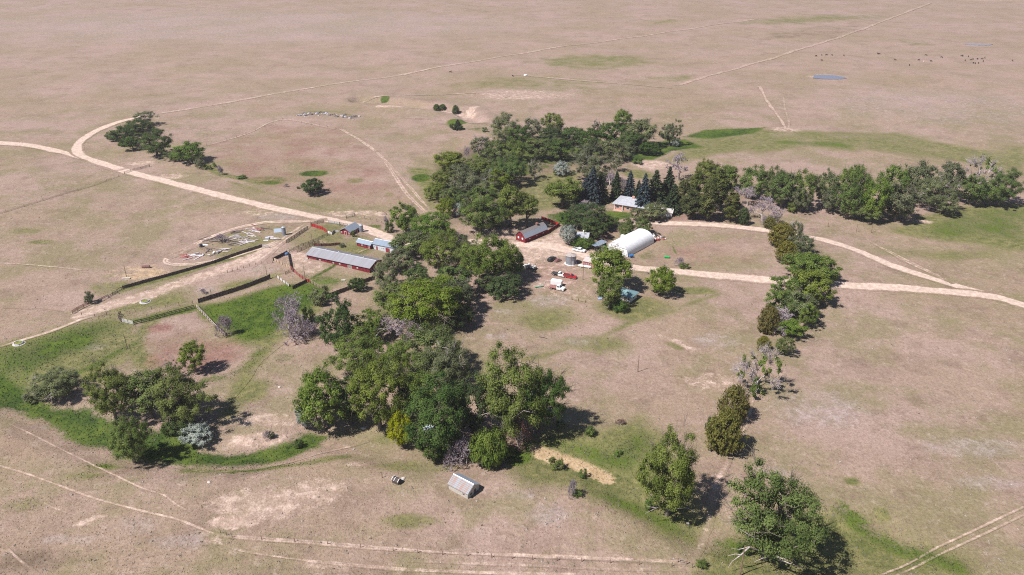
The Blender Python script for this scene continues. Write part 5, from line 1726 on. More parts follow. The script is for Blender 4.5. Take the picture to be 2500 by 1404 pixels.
def truck(name, rear, front, mat, label, cat, L=5.8, Wd=2.0, bed='box', bedmat=None, crew=True, cabh=1.85, hoodh=1.15, seated=True):
    """x forward. bed: 'box' pickup bed, 'flat' flatbed, 'boom' service bed with boom, 'suv' closed body"""
    c, a = heading(rear, front)
    e = tag(empty(name, c, a), label, cat)
    h, w = L / 2, Wd / 2
    cab0 = {'suv': -h + .12, 'box': (-.55 if crew else .25), 'flat': (.15), 'boom': (.15)}[bed]
    hood = h - 1.45
    # lower body with bonnet
    b = MB()
    x0 = -h if bed in ('box', 'suv') else cab0
    prof = [(x0, .42), (h - .05, .42), (h, .55), (h, hoodh - .22), (h - .12, hoodh - .08), (hood, hoodh), (x0, hoodh)]
    b.loft([[(x, y * w, z) for x, z in prof] for y in (-1, -.94, .94, 1)])
    b.build('body', mat, e)
    # cab, narrower at the top
    rf = cab0 + (.25 if bed == 'suv' else .10)
    rings = [[(cab0, -w * .95, hoodh), (hood + .15, -w * .95, hoodh), (hood + .15, w * .95, hoodh), (cab0, w * .95, hoodh)],
             [(rf, -w * .78, cabh), (hood - .62, -w * .78, cabh), (hood - .62, w * .78, cabh), (rf, w * .78, cabh)]]
    MB().loft([rings[0], rings[1], [(x + (.05 if x < 0 else -.08), y * .93, z + .05) for x, y, z in rings[1]]]).build('cab', mat, e)
    # glass set just proud of the cab
    def lerp(p, q, t): return tuple(p[i] + (q[i] - p[i]) * t for i in range(3))
    def pane(nm, i, j, a0, a1, off):
        P0, P1, Q0, Q1 = rings[0][i], rings[0][j], rings[1][i], rings[1][j]
        q = [lerp(lerp(P0, P1, a0), lerp(Q0, Q1, a0), .14), lerp(lerp(P0, P1, a1), lerp(Q0, Q1, a1), .14), lerp(lerp(P0, P1, a1), lerp(Q0, Q1, a1), .86), lerp(lerp(P0, P1, a0), lerp(Q0, Q1, a0), .86)]
        q = [(x + off[0], y + off[1], z) for x, y, z in q]
        k = [(x - off[0] * 1.6, y - off[1] * 1.6, z) for x, y, z in q]
        MB().loft([k, q]).build(nm, GLASS, e)
    pane('windscreen', 1, 2, .06, .94, (.02, 0))
    pane('rear_window', 3, 0, .12, .88, (-.02, 0))
    for i, j, s in ((0, 1, -1), (2, 3, 1)):
        if crew or bed == 'suv':
            pane('side_window', i, j, .10, .50, (0, .02 * s))
            pane('side_window', i, j, .54, .90, (0, .02 * s))
        else: pane('side_window', i, j, .14, .86, (0, .02 * s))
    if bed == 'box':
        m = MB()
        m.box(-h, cab0 - .04, -w, -w + .1, hoodh, hoodh + .28)
        m.box(-h, cab0 - .04, w - .1, w, hoodh, hoodh + .28)
        m.box(-h, -h + .08, -w + .1, w - .1, hoodh, hoodh + .28)
        m.box(cab0 - .12, cab0 - .04, -w + .1, w - .1, hoodh, hoodh + .28)
        bo = m.build('bed', bedmat or mat, e)
        MB().box(-h + .082, cab0 - .122, -w + .102, w - .102, hoodh + .004, hoodh + .03).build('bed_floor', STEELD, bo)
    elif bed in ('flat', 'boom'):
        MB().box(-h, cab0 - .1, -.4, .4, .5, .80).build('chassis', STEELD, e)
        m = MB().box(-h, cab0 - .12, -w * 1.08, w * 1.08, .82, 1.0)
        fb = m.build('flatbed', bedmat or STEELD, e)
        q = MB()
        for y in (-w, -.35, .35, w): q.box(cab0 - .2, cab0 - .12, y - .04, y + .04, 1.0, 1.85)
        q.box(cab0 - .2, cab0 - .12, -w - .04, w + .04, 1.85, 1.95)
        q.build('headboard', bedmat or STEELD, fb)
        if bed == 'boom':
            MB().tube((-h * .25, 0, 1.0), (-h * .95, 0, 2.5), .12, .09).build('boom', STEELD, fb)
            MB().tube((-h * .95, 0, 2.5), (-h * 1.15, 0, .9), .04, .03).build('hook_cable', STEELD, fb)
            MB().box(-h * .8, -.6, -w, -w + .35, 1.0, 1.5).build('toolbox', mat, fb)
            MB().box(-h * .8, -.6, w - .35, w, 1.0, 1.5).build('toolbox', mat, fb)
    r = .40 if bed != 'flat' or L < 6.2 else .48
    for x in (h - 1.0, -h + 1.15):
        for s in (-1, 1): wheel(e, x, s * (w - .10), r, .26)
    for s in (-1, 1): MB().box(h - .02, h + .025, s * (w - .38) - .18, s * (w - .38) + .18, hoodh - .48, hoodh - .26).build('headlight', LAMP, e)
    MB().box(h - .02, h + .14, -w * .95, w * .95, .42, .60).build('bumper', STEELD if bed != 'box' else GALV, e)
    MB().box(-h - .12, -h + .02, -w * .9, w * .9, .48, .64).build('bumper', STEELD, e)
    return e


truck('pickup_truck', (1399, 611), (1429, 617), PW, 'white crew-cab pickup truck parked on the pale farmyard', 'pickup')
truck('car', (1338, 641), (1356, 630), PK, 'black estate car parked left of the grain bin', 'car', 4.9, 1.9, 'suv', cabh=1.6, hoodh=.98)
truck('flatbed_truck', (1350, 670), (1377, 676), PW, 'white-cab truck with a dark flatbed behind the red pickup', 'truck', 5.9, 2.0, 'flat', STEELD, False)
truck('pickup_truck', (1377, 676), (1406, 681), PR, 'bright red pickup truck in the dirt yard', 'pickup', 5.7, 2.0, 'box', None, False)
truck('flatbed_truck', (1342, 703), (1378, 710), PW, 'white farm truck with a reddish flatbed beside the white trailer', 'truck', 6.6, 2.2, 'flat', DECKR, False, 2.15, 1.35)
truck('tow_truck', (1309, 659), (1277, 652), PW, 'white service truck with a dark boom at the edge of the trees', 'truck', 6.2, 2.1, 'boom', STEELD, False)
# low round brown car wreck beside the black car
c, a = heading((1356, 640), (1368, 636))
e = tag(empty('scrapped_car', c, a), 'rusty brown car shell right behind the black car', 'car')
MB().loft([[(-1.5, -.75, .1), (1.5, -.75, .1), (1.5, .75, .1), (-1.5, .75, .1)], [(-1.6, -.8, .5), (1.6, -.8, .5), (1.6, .8, .5), (-1.6, .8, .5)], [(-1.4, -.7, .75), (1.45, -.7, .7), (1.45, .7, .7), (-1.4, .7, .75)]]).build('body', PB, e)
MB().loft([[(-1.0, -.66, .73), (.7, -.66, .73), (.7, .66, .73), (-1.0, .66, .73)], [(-.6, -.5, 1.15), (.3, -.5, 1.15), (.3, .5, 1.15), (-.6, .5, 1.15)]]).build('roof', PB, e)
# white box trailer
c, a = heading((1345, 695), (1374, 699))
e = tag(empty('box_trailer', c, a), 'white enclosed box trailer parked behind the farm truck', 'trailer')
MB().bbox(-2.4, 2.2, -1.05, 1.05, .55, 2.5, .12).build('box', PW, e)
MB().box(-2.44, -2.402, -.9, .9, .65, 2.3).build('door', WHITEP, e)
MB().tube((2.2, 0, .6), (3.2, 0, .55), .06).build('drawbar', STEELD, e)
MB().box(-2.3, 2.1, -1.0, 1.0, .42, .55).build('chassis', STEELD, e)
for x in (-.5, .4):
    for s in (-1, 1): wheel(e, x, s * 1.0, .36, .22)
# long white tank lying before the pump shed
c, a = heading((1412, 652), (1443, 656))
e = tag(empty('white_tank', c, a), 'long white cylindrical tank lying in front of the faded red shed', 'tank')
MB().loft([[(x, r * cos(2 * pi * i / 18), .75 + r * sin(2 * pi * i / 18)) for i in range(18)] for x, r in ((-2.9, .08), (-2.75, .38), (-2.45, .52), (2.45, .52), (2.75, .38), (2.9, .08))]).build('tank_shell', WHITEP, e)
for x in (-1.8, 1.8): MB().box(x - .12, x + .12, -.45, .45, -.1, .45).build('leg', CONC, e)
MB().tube((0, 0, 1.2), (0, 0, 1.5), .16).build('valve_dome', GALV, e)


def tractor(px, mat, label, ang):
    e = tag(empty('tractor', G(*px), ang), label, 'tractor')
    MB().loft([[(.0, -.36, .7), (1.9, -.33, .7), (1.9, .33, .7), (.0, .36, .7)], [(.0, -.36, 1.35), (1.85, -.30, 1.25), (1.85, .30, 1.25), (.0, .36, 1.35)]]).build('bonnet', mat, e)
    cb = MB()
    for x, y in ((-1.2, -.6), (-1.2, .6), (0, -.6), (0, .6)): cb.box(x - .05, x + .05, y - .05, y + .05, 1.0, 2.35)
    cb.box(-1.3, .1, -.7, .7, 2.35, 2.47)
    cb.box(-1.3, .0, -.6, .6, .8, 1.0)
    cb.build('cab_frame', mat, e)
    MB().box(-1.0, -.5, -.25, .25, 1.0, 1.5).build('seat', STEELD, e)
    for s in (-1, 1):
        wheel(e, -.75, s * .85, .80, .42)
        wheel(e, 1.5, s * .7, .46, .28)
    MB().tube((1.2, 0, 1.3), (1.2, 0, 2.0), .05).build('exhaust', STEELD, e)


GRN = paint('green_machine_paint', (.02, .16, .05))
tractor((1461, 614), PK, 'dark tractor with cab frame parked before the carport', .4)
tractor((1473, 612), GRN, 'green tractor parked beside the dark one by the quonset door', 2.2)
# blue baler-like tank at the quonset corner
BLU = paint('blue_paint', (.02, .16, .42))
e = tag(empty('blue_tank', G(1541, 629), .4), 'bright blue tank on a stand at the quonset corner', 'tank')
MB().loft([[(x, r * cos(2 * pi * i / 16), .95 + r * sin(2 * pi * i / 16)) for i in range(16)] for x, r in ((-1.0, .3), (-.85, .55), (.85, .55), (1.0, .3))]).build('tank_shell', BLU, e)
for x in (-.6, .6): MB().box(x - .1, x + .1, -.5, .5, -.1, .55).build('leg', BLU, e)


def barrel(name, px, mat, label, ang, L=2.2, r=.55, cat='tank'):
    m = MB().loft([[(x, q * cos(2 * pi * i / 16), r + q * sin(2 * pi * i / 16)) for i in range(16)] for x, q in ((-L / 2, r * .8), (-L / 2 + .08, r), (-.1, r), (-.06, r * 1.05), (.06, r * 1.05), (.1, r), (L / 2 - .08, r), (L / 2, r * .8))])
    o = m.build(name, mat, None, G(*px), ang)
    return tag(o, label, cat)


barrel('green_tank', (1628, 630), paint('green_tank_paint', (.02, .34, .08), (.02, .25, .06)), 'small bright green tank lying in the dry paddock', -.2)
barrel('red_tank', (357, 654), PB, 'dark red tank lying alone in the grass above the alley fence', .1, 3.4, .6)
m = MB()
m.loft([[(x * k, y * k, z) for x, y in [(1.1 * cos(t) * 1.0, .75 * sin(t)) for t in [2 * pi * i / 16 for i in range(16)]]] for k, z in ((1, 0), (1.05, .5), (.9, .9), (.5, 1.15), (.05, 1.2))])
tag(m.build('blue_tarp', noisy('blue_tarp', (.02, .05, .14), (.10, .20, .36), 2, .5), None, G(701, 622), .6), 'dark blue tarpaulin heaped over something at the corral corner', 'tarp')
m = MB().lathe([(.0, .0), (.9, .0), (1.0, .35), (.92, .4), (.86, .12), (0.01, .1)], 18)
tag(m.build('blue_tub', noisy('pale_blue_plastic', (.25, .34, .55), (.34, .44, .64), 3, .5), None, G(1465, 729)), 'pale blue round tub left of the cottage tree', 'tub')
m = MB().loft([[(x, y, 0) for x, y in ((-1.4, -.15), (1.4, -.15), (1.4, .15), (-1.4, .15))], [(x, y, .4) for x, y in ((-1.9, -.4), (1.9, -.4), (1.9, .4), (-1.9, .4))]])
tag(m.build('green_boat', noisy('dull_green_paint', (.10, .26, .16), (.18, .36, .24), 3, .6), None, G(1316, 701), .3), 'upturned dull green boat in the grass left of the farm truck', 'boat')
m = MB().box(-1.6, 1.6, -.4, .4, 0, .5)
tag(m.build('water_trough', CONC, None, G(308, 681), .15), 'pale concrete trough at the foot of the alley-side pole', 'trough')
m = MB().box(-.8, .8, -.4, .4, 0, .4)
tag(m.build('water_trough', CONC, None, G(748, 632), .0), 'small white trough at the left corner of the long barn', 'trough')
tag(MB().box(-.9, .9, -.4, .4, 0, .35).build('water_trough', CONC, None, G(838, 685), .2), 'small white trough in the pen below the long barn', 'trough')

# round stock tanks with algae-green water
def stock_tank(px, label):
    e = tag(empty('stock_tank', G(*px)), label, 'stock tank', 'round stock tanks')
    MB().lathe([(1.55, -.2), (1.55, .55), (1.45, .60), (1.35, .55), (1.35, .35)], 26).build('tank_wall', GALV, e)
    MB().lathe([(2.1, -.3), (2.1, .07), (1.56, .08)], 26).build('concrete_apron', CONC, e)
    MB().lathe([(1.34, .30), (1.34, .44), (.01, .46)], 26).build('algae_water', noisy('algae', (.10, .13, .02), (.24, .24, .05), 2, .5), e)


stock_tank((354, 737), 'round stock tank with green water on the pale corral alley')
stock_tank((46, 839), 'round stock tank with green water at the left fence line')

# slim steel silos
def slim_silo(px, h, r, label):
    e = tag(empty('feed_silo', G(*px)), label, 'silo', 'slim feed silos')
    MB().lathe([(r, .0), (r, h)], 20).build('silo_wall', BINM, e)
    MB().lathe([(r * 1.05, h - .02), (r * 1.05, h + .05), (r * .2, h + .5), (.01, h + .55)], 20).build('roof', GALV, e)


slim_silo((882.5, 566), 3.4, .95, 'slim steel silo at the far corner of the small red barn')
slim_silo((694, 574), 3.9, .95, 'slim steel silo standing alone in the scrap yard')
tag(MB().extrude([(-1.6, .1), (0, 1.5), (1.6, .1), (1.6, .0), (-1.6, 0)], 'x', -1.8, 1.8).build('collapsed_roof', BLUEROOF, None, G(679, 565), .2), 'collapsed sheet metal roof beside the scrap yard silo', 'roof')

# ------------------------------------------------------------------ fences
POSTM = {}


def post_mesh(h, r, mat):
    k = (round(h, 2), r, mat.name)
    if k not in POSTM: POSTM[k] = MB().box(-r, r, -r, r, -.35, h).mesh('post', mat)
    return POSTM[k]


WIRE = noisy('fence_wire', (.16, .13, .12), (.26, .22, .20), 5, .6)


def fence(name, pts, label, style, h=1.5, mat=None, gap=3.0, group=None, pr=.08, postmat=None, cat='fence', fill=1.0, rails=3):
    """style: 'board' close boards, 'slat' spaced boards, 'rail' rails, 'wire'"""
    P = W(pts)
    postmat = postmat or (WOODD if mat is WOODD else POLEW)
    e = tag(empty(name, G(*pts[0])), label, cat, group)
    ox, oy, oz = e.location
    pm = post_mesh(h + .12, pr, postmat)
    r = random.Random(int(pts[0][0] * 7 + pts[0][1]))
    for i in range(len(P) - 1):
        a, b = P[i], P[i + 1]
        Ls = float(np.hypot(*(b - a)))
        n = max(1, round(Ls / gap))
        ang = atan2(b[1] - a[1], b[0] - a[0])
        Q = [a + (b - a) * k / n for k in range(n + 1)]
        Z = [h1(*q) for q in Q]
        m = MB()
        for k in range(n + (1 if i == len(P) - 2 else 0)):
            o = link('post', pm, e, (Q[k][0] - ox, Q[k][1] - oy, Z[k] - oz), ang)
            o.rotation_euler = (r.uniform(-.04, .04), r.uniform(-.04, .04), ang)
        nx_, ny_ = -sin(ang), cos(ang)
        for k in range(n):
            p, q = Q[k], Q[k + 1]
            zp, zq = Z[k] - oz, Z[k + 1] - oz

            def bar(t0, t1, z0, z1, th=.03, off=.0):
                f = [(p[0] + (q[0] - p[0]) * t, p[1] + (q[1] - p[1]) * t, zp + (zq - zp) * t) for t in (t0, t1)]
                o_ = pr + .005 + off
                rg = []
                for (x, y, z) in f:
                    x -= ox
                    y -= oy
                    rg.append([(x + nx_ * o_, y + ny_ * o_, z + z0), (x + nx_ * (o_ + th), y + ny_ * (o_ + th), z + z0), (x + nx_ * (o_ + th), y + ny_ * (o_ + th), z + z1), (x + nx_ * o_, y + ny_ * o_, z + z1)])
                m.loft(rg)
            if style == 'board':
                nb = max(3, int(Ls / n / .34))
                for j in range(nb):
                    if r.random() > fill: continue
                    bar(j / nb, (j + .96) / nb, .03 + r.uniform(0, .05), h * r.uniform(.90, 1.0))
            elif style == 'slat':
                for j in range(rails):
                    if r.random() > fill: continue
                    z = .18 + (h - .3) * j / max(1, rails - 1) + r.uniform(-.03, .03)
                    bar(0, 1, z, z + (h - .2) / rails * .62)
            elif style == 'rail':
                for j in range(rails):
                    z = .3 + (h - .4) * j / max(1, rails - 1) + r.uniform(-.03, .03)
                    bar(0, 1, z, z + .14)
            else:
                for j in range(3):
                    z = .35 + .36 * j
                    bar(0, 1, z, z + .012, .012)
        m.build({'board': 'board_panel', 'slat': 'slat_panel', 'rail': 'rail', 'wire': 'wire'}[style], WIRE if style == 'wire' else (mat or WOODG), e)
    return e


gf = 'corral fences'
fence('windbreak_fence', [(300, 707), (365, 688), (440, 667), (520, 645), (585, 624), (640, 608)], 'long grey slatted windbreak fence along the far side of the alley', 'board', 1.5, WOODD, 3.0, gf)  # dark board colour also carries the shade of the near face
fence('metal_gate', [(641, 608), (657, 610)], 'grey rail gate at the right end of the long windbreak', 'rail', 1.4, GALV, 4.0, gf, .05, GALV, 'gate', rails=5)
fence('windbreak_fence', [(484, 737), (530, 723), (600, 702), (655, 683), (660, 680)], 'tall black board fence on the near side of the alley', 'board', 2.0, WOODD, 2.6, gf)
fence('windbreak_fence', [(766, 743), (800, 728), (850, 710), (885, 694), (915, 682)], 'dark board fence between the pasture and the trees', 'board', 1.9, WOODD, 2.8, gf)
fence('rail_fence', [(474, 750), (420, 766), (365, 783), (327, 793)], 'dark plank rail fence round the green strip', 'slat', 1.5, WOODD, 2.6, gf)
fence('rail_fence', [(327, 793), (299, 787)], 'pale plank panel closing the end of the green strip', 'rail', 1.6, TRIM, 2.6, gf, rails=4)
fence('rail_fence', [(297, 787), (290, 778), (296, 768)], 'short dark broken panel at the end of the green strip', 'slat', 1.5, WOODD, 2.0, gf)
fence('rail_fence', [(478, 748), (500, 770), (525, 797), (551, 822)], 'bleached white rail fence running down to the grey bush', 'slat', 1.5, noisy('bleached_wood', (.46, .38, .34), (.66, .57, .53), 3, .9), 2.2, gf)
fence('board_fence', [(668, 641), (690, 631), (702, 625)], 'dark loose board fence at the top of the three-sided pen', 'board', 1.6, WOODD, 2.4, gf)
fence('board_fence', [(704, 627), (708, 647), (710, 658)], 'dark board fence on the right of the three-sided pen', 'board', 1.6, WOODD, 2.2, gf)
fence('loading_gate', [(709, 659), (717, 667)], 'bright red loading gate at the tip of the three-sided pen', 'board', 1.7, REDNEW, 1.4, gf, .08, POLEW, 'gate')
fence('board_fence', [(668, 640), (690, 650), (711, 661)], 'pinkish grey board fence on the left of the three-sided pen', 'board', 1.5, WOODT, 2.4, gf)
fence('board_fence', [(697, 672), (706, 669), (717, 667)], 'pale plank fence beside the red loading gate', 'slat', 1.2, WOODT, 2.6, gf)
fence('board_fence', [(719, 668), (732, 679), (745, 686)], 'pink-grey board fence from the loading gate to the tall pole', 'board', 1.5, REDP, 2.4, gf)
fence('red_gate', [(747, 688), (757, 690)], 'red board gate at the foot of the tall pole', 'board', 1.3, REDNEW, 2.0, gf, .09, POLEW, 'gate')
fence('rail_fence', [(758, 691), (772, 700), (787, 707)], 'pale rail fence below the red gate', 'rail', 1.3, WOODT, 2.2, gf)
fence('board_fence', [(676, 679), (690, 689), (697, 693), (706, 700)], 'whitish gapped board fence left of the small green pen', 'board', 1.3, noisy('white_worn_boards', (.42, .40, .38), (.62, .60, .57), 3, .9), 2.2, gf)
fence('board_fence', [(715, 706), (733, 698), (750, 691)], 'black board fence along the bottom of the small green pen', 'board', 1.6, WOODD, 2.4, gf)
fence('board_fence', [(700, 599), (720, 586), (738, 572), (752, 562)], 'dark weathered plank fence beside the pale lane', 'slat', 1.5, WOODD, 2.6, gf, rails=4)
fence('red_fence', [(760.5, 555), (775, 560), (788, 564), (799, 573)], 'red board fence on the near side of the barn corral', 'board', 1.7, REDNEW, 2.4, gf)
fence('board_fence', [(761, 553), (775, 548), (790, 544)], 'tan and red plank fence on the left of the barn corral', 'slat', 1.5, WOODT, 2.4, gf, rails=4)
fence('metal_gate', [(803, 546), (817, 548), (830, 551)], 'grey tube gate panels at the back of the barn corral', 'rail', 1.5, GALV, 2.6, gf, .06, GALV, 'gate', rails=6)
fence('board_fence', [(831, 551), (849, 555)], 'grey plank fence between the tube gates and the small red barn', 'slat', 1.5, WOODG, 2.6, gf, rails=4)
fence('board_fence', [(800, 573), (811, 577), (816, 571), (828, 570)], 'whitish plank chute beside the small red barn', 'board', 1.3, TRIM, 2.2, gf)
fence('rail_fence', [(726, 622), (748, 612), (765, 604)], 'tan plank fence from the tarpaulin to the dark pen', 'slat', 1.5, WOODT, 2.4, gf, rails=4)
fence('wire_fence', [(707, 622), (730, 611), (766, 596), (800, 580), (820, 570)], 'leaning post fence overgrown with weeds across the barn lot', 'rail', 1.2, WOODD, 3.0, gf, .07)
fence('board_fence', [(767, 606), (785, 607), (805, 606), (832, 603)], 'dark red-brown board pen behind the long barn', 'board', 1.4, boards('dark_red_boards', (.08, .03, .03), (.15, .06, .055), 'XY', .22), 2.4, gf)
fence('board_fence', [(768, 602), (780, 599), (799, 603)], 'orange-tan planks at the top of the dark red-brown pen', 'slat', 1.3, WOODT, 2.6, gf, rails=3)
fence('wire_fence', [(556, 667), (580, 660), (610, 653), (640, 648), (666, 645)], 'row of dark stakes along the alley meadow', 'wire', 1.2, None, 2.2, gf, .07, WOODD)
fence('pipe_gate', [(178, 768), (190, 760), (205, 752), (218, 746)], 'rusty tube gate panels at the mouth of the alley', 'rail', 1.5, boards('rusty_pipe', (.20, .08, .05), (.32, .15, .10), 'XY', .3), 2.6, gf, .07, POLEW, 'gate', rails=5)
fence('wire_fence', [(200, 771), (232, 774), (290, 766), (370, 754), (470, 738)], 'wire fence with thin dark posts between the alley and the green strip', 'wire', 1.3, None, 5.0, gf, .07, WOODD)
fence('wire_fence', [(232, 745), (265, 728), (298, 709)], 'weedy dark fence continuing the windbreak down to the gate', 'slat', 1.3, WOODD, 2.8, gf, rails=3, fill=.7)
fence('red_fence', [(1322, 535), (1340, 541), (1364, 551)], 'bright red board fence behind the gambrel barn', 'board', 1.6, REDNEW, 2.4, 'red fences by the gambrel barn')
fence('red_fence', [(1366, 551), (1352, 560), (1337, 570)], 'dark red board fence joining the gambrel barn', 'board', 1.7, RED, 2.4, 'red fences by the gambrel barn')
fence('rail_fence', [(1396, 734), (1412, 738), (1428, 741)], 'low pale rail fence below the farm truck', 'rail', 1.2, WOODT, 2.4, None, rails=3)
fence('wire_fence', [(540, 1308), (554, 1313), (568, 1318), (640, 1322), (720, 1326), (800, 1330), (880, 1336), (960, 1342), (1080, 1350), (1200, 1356), (1300, 1362), (1420, 1368), (1560, 1377), (1640, 1382), (1690, 1386)],
      'long post and wire fence across the bottom of the picture', 'wire', 1.25, None, 6.5, None, .06)
fence('rail_fence', [(1655, 1372), (1676, 1377)], 'small corner brace of rails at the end of the long wire fence', 'rail', 1.3, WOODG, 2.6, None, .08, rails=2)
fence('wire_fence', [(-30, 534), (60, 507), (150, 478), (230, 452), (290, 430)], 'thin wire fence running up to the road junction on the left', 'wire', 1.2, None, 9.0, None, .06)
fence('board_fence', [(304, 424), (320, 419), (345, 414), (366, 409)], 'dark brace fence crossing beside the road junction', 'rail', 1.3, WOODD, 5.0, None, .10)
fence('rail_fence', [(846, 533), (860, 528), (866, 526)], 'dark cattle-guard wing with two posts beyond the road', 'rail', 1.4, WOODD, 2.6, None, .10)
fence('wire_fence', [(868, 527), (890, 532), (920, 540), (945, 550)], 'wire fence from the cattle-guard wing towards the trees', 'wire', 1.2, None, 4.0, None, .07)
fence('wire_fence', [(505, 357), (600, 325), (690, 293), (760, 305), (820, 316)], 'wire fence along the top of the reddish pasture', 'wire', 1.2, None, 9.0, None, .07)

# ------------------------------------------------------------------ poles
gp = 'wooden poles'


def pole(px, ty, label, bars=0, name='utility_pole', r=.13, group=gp):
    p = G(*px)
    h = max(2.0, h_from(p, ty))
    e = tag(empty(name, p), label, 'pole', group)
    MB().tube((0, 0, -.4), (0, 0, h), r, r * .7, 8).build('shaft', POLEW, e)
    if bars:
        MB().box(-1.1, 1.1, -.06, .06, h - .55, h - .42).build('crossarm', POLEW, e)
        for x in (-1.0, 1.0): MB().lathe([(.05, h - .42), (.07, h - .36), (.03, h - .25)], 8, (x, 0)).build('insulator', WHITEP, e)
    return e


pole((309, 676), 648, 'thin pole above the alley, a white trough at its foot')
pole((311, 852), 816, 'thin pole standing alone in the green creek meadow')
pole((1557, 908), 866, 'tall bare pole alone in the dry field below the cottage')
pole((1394, 655), 625, 'pole in front of the grain bin')
pole((1423, 683), 645, 'tall pole right of the red pickup')
pole((1806, 1406), 1332, 'brown pole in front of the biggest cottonwood', 0, r=.16)
pole((653, 681), 651, 'pole at the end of the tall black fence')
pole((746, 690), 648, 'tall pole beside the red gate of the pens')
pole((873, 573), 554, 'pole before the small red barn')
pole((517, 727), 705, 'pole behind the tall black fence')
pole((763, 597), 572, 'thin pole in the weedy barn lot')
pole((2090, 567), 547, 'pole left of two on the dry slope near the sand track')
pole((2127, 568), 546, 'pole right of two on the dry slope near the sand track')
pole((2021, 553), 544, 'short dark post on the slope below the eastern row', 0, 'post', .2)
pole((933, 1166), 1154, 'short leaning post left of the outhouse', 0, 'post', .12)
pole((759, 554), 540, 'tall corner post of the red corral', 0, 'post', .12)
pole((829, 552), 538, 'tall post at the right end of the tube gates', 0, 'post', .12)
pole((1852, 216), 207, 'short post on the trail across the far prairie', 0, 'post', .2)

# fallen bleached trunk and loose logs
m = MB()
a, b = G(1140, 1045), G(1196, 998)
b.z += 3.2
a.z += .8
d = b - a
m.tube(a - a, d * .5, .30, .24)
m.tube(d * .5, d, .24, .12)
m.tube(d * .45, d * .45 + Vector((-2.0, -.8, -.2)), .10, .04)
m.tube(d * .62, d * .62 + Vector((-1.2, 1.6, .6)), .09, .03)
tag(m.build('fallen_trunk', PALEBARK, None, a), 'bleached fallen trunk slanting out of the lower grove', 'log')
p = G(1186, 1006)
m = MB().loft([[(1.1 * cos(t) * k, .9 * sin(t) * k, z) for t in [2 * pi * i / 12 for i in range(12)]] for k, z in ((1.1, -.1), (1, .8), (.7, 1.5), (.1, 1.7))])
tag(m.build('root_plate', noisy('root_soil', (.14, .09, .08), (.26, .18, .16), 3, .95, bump=.6), None, p), 'brown upturned root plate beside the fallen trunk', 'root')
for i, (p0, p1, lab) in enumerate([((1210, 1025), (1236, 1036), 'pale log lying right of the root plate'), ((1205, 1042), (1240, 1046), 'pale log lying lower, above the withered bush'), ((1317, 823), (1336, 827), 'dark branch lying in the dry field')]):
    a, b = G(*p0), G(*p1)
    m = MB().tube((0, 0, .15), (b.x - a.x, b.y - a.y, b.z - a.z + .15), .17, .08)
    m.tube(((b.x - a.x) * .5, (b.y - a.y) * .5, .15), ((b.x - a.x) * .7, (b.y - a.y) * .5 + .9, .5), .07, .03)
    tag(m.build('log', PALEBARK if i < 2 else DARKBARK, None, a), lab, 'log')

# ------------------------------------------------------------------ scrap yard, rubble and junk
BW = noisy('silvered_plank', (.36, .32, .33), (.58, .53, .54), 3, .9)
BR = noisy('red_plank', (.24, .065, .06), (.38, .15, .13), 3, .9)
BDK = noisy('dark_plank', (.08, .06, .06), (.16, .13, .12), 3, .9)
SHW = noisy('white_sheet', (.66, .66, .68), (.78, .78, .79), 2, .5)
SHG = noisy('grey_sheet_metal', (.40, .42, .46), (.52, .54, .58), 2, .45, .3)
r = random.Random(5)


def plank(cx, cy, n, ang, spread, mat, label, group, Ls=(2.5, 5.0), jx=6, jy=3, wd=(.16, .30)):
    for _ in range(n):
        p = G(cx + r.gauss(0, jx), cy + r.gauss(0, jy))
        L_ = r.uniform(*Ls)
        w_ = r.uniform(*wd)
        z = r.uniform(.03, .35)
        m = MB().box(-L_ / 2, L_ / 2, -w_, w_, 0, .09)
        o = m.build('plank', mat, None, (p.x, p.y, p.z + z), ang + r.gauss(0, spread))
        o.rotation_euler = (r.gauss(0, .1), r.gauss(0, .06), o.rotation_euler[2])
        tag(o, label, 'plank', group)


plank(618, 566, 12, -.55, .10, BW, 'silvery plank in the neat row near the top of the scrap yard', 'silvery planks in a row', jx=8, jy=4.5, Ls=(3.5, 5.5))
plank(628, 560, 6, -.5, .10, BR, 'red plank in the top row of the scrap yard', 'red planks', jx=8, jy=3)
plank(580, 581, 9, .55, .25, BW, 'silvery plank in the middle heap of the scrap yard', 'silvery planks of the middle heap', jx=8, jy=3)
plank(601, 592, 12, .2, .7, BW, 'silvery plank in the crossed heap of the scrap yard', 'silvery planks of the crossed heap', jx=7, jy=4, Ls=(3, 6))
plank(555, 610, 6, .5, .5, BW, 'silvery plank by the lower edge of the scrap yard', 'silvery planks at the lower edge', jx=8, jy=3)
plank(452, 625, 7, -.5, .25, BR, 'reddish plank at the left tip of the scrap yard', 'reddish planks at the left tip', jx=6, jy=3)
plank(474, 626, 8, .4, .5, BW, 'silvery plank among the white sheets at the left tip', 'silvery planks at the left tip', jx=10, jy=4)
plank(515, 613, 8, .3, .8, BDK, 'dark plank in the lower left of the scrap yard', 'dark planks lower left', jx=14, jy=5)
plank(560, 592, 8, .35, .3, BDK, 'dark plank in the middle of the scrap yard', 'dark planks in the middle', jx=18, jy=5)
plank(578, 568, 5, .3, .2, BDK, 'dark plank left of the neat silvery row', 'dark planks by the neat row', jx=8, jy=2)
plank(645, 560, 5, -.35, .2, BDK, 'dark plank right of the red planks', 'dark planks by the red ones', jx=8, jy=2, Ls=(3, 6))
plank(662, 582, 6, -.3, .2, BW, 'pale pinkish plank near the slim silo', 'pale planks near the silo', jx=8, jy=2)
plank(507, 588, 8, .5, .8, BDK, 'dark plank under the tangled bush', 'dark planks under the tangled bush', jx=12, jy=4)


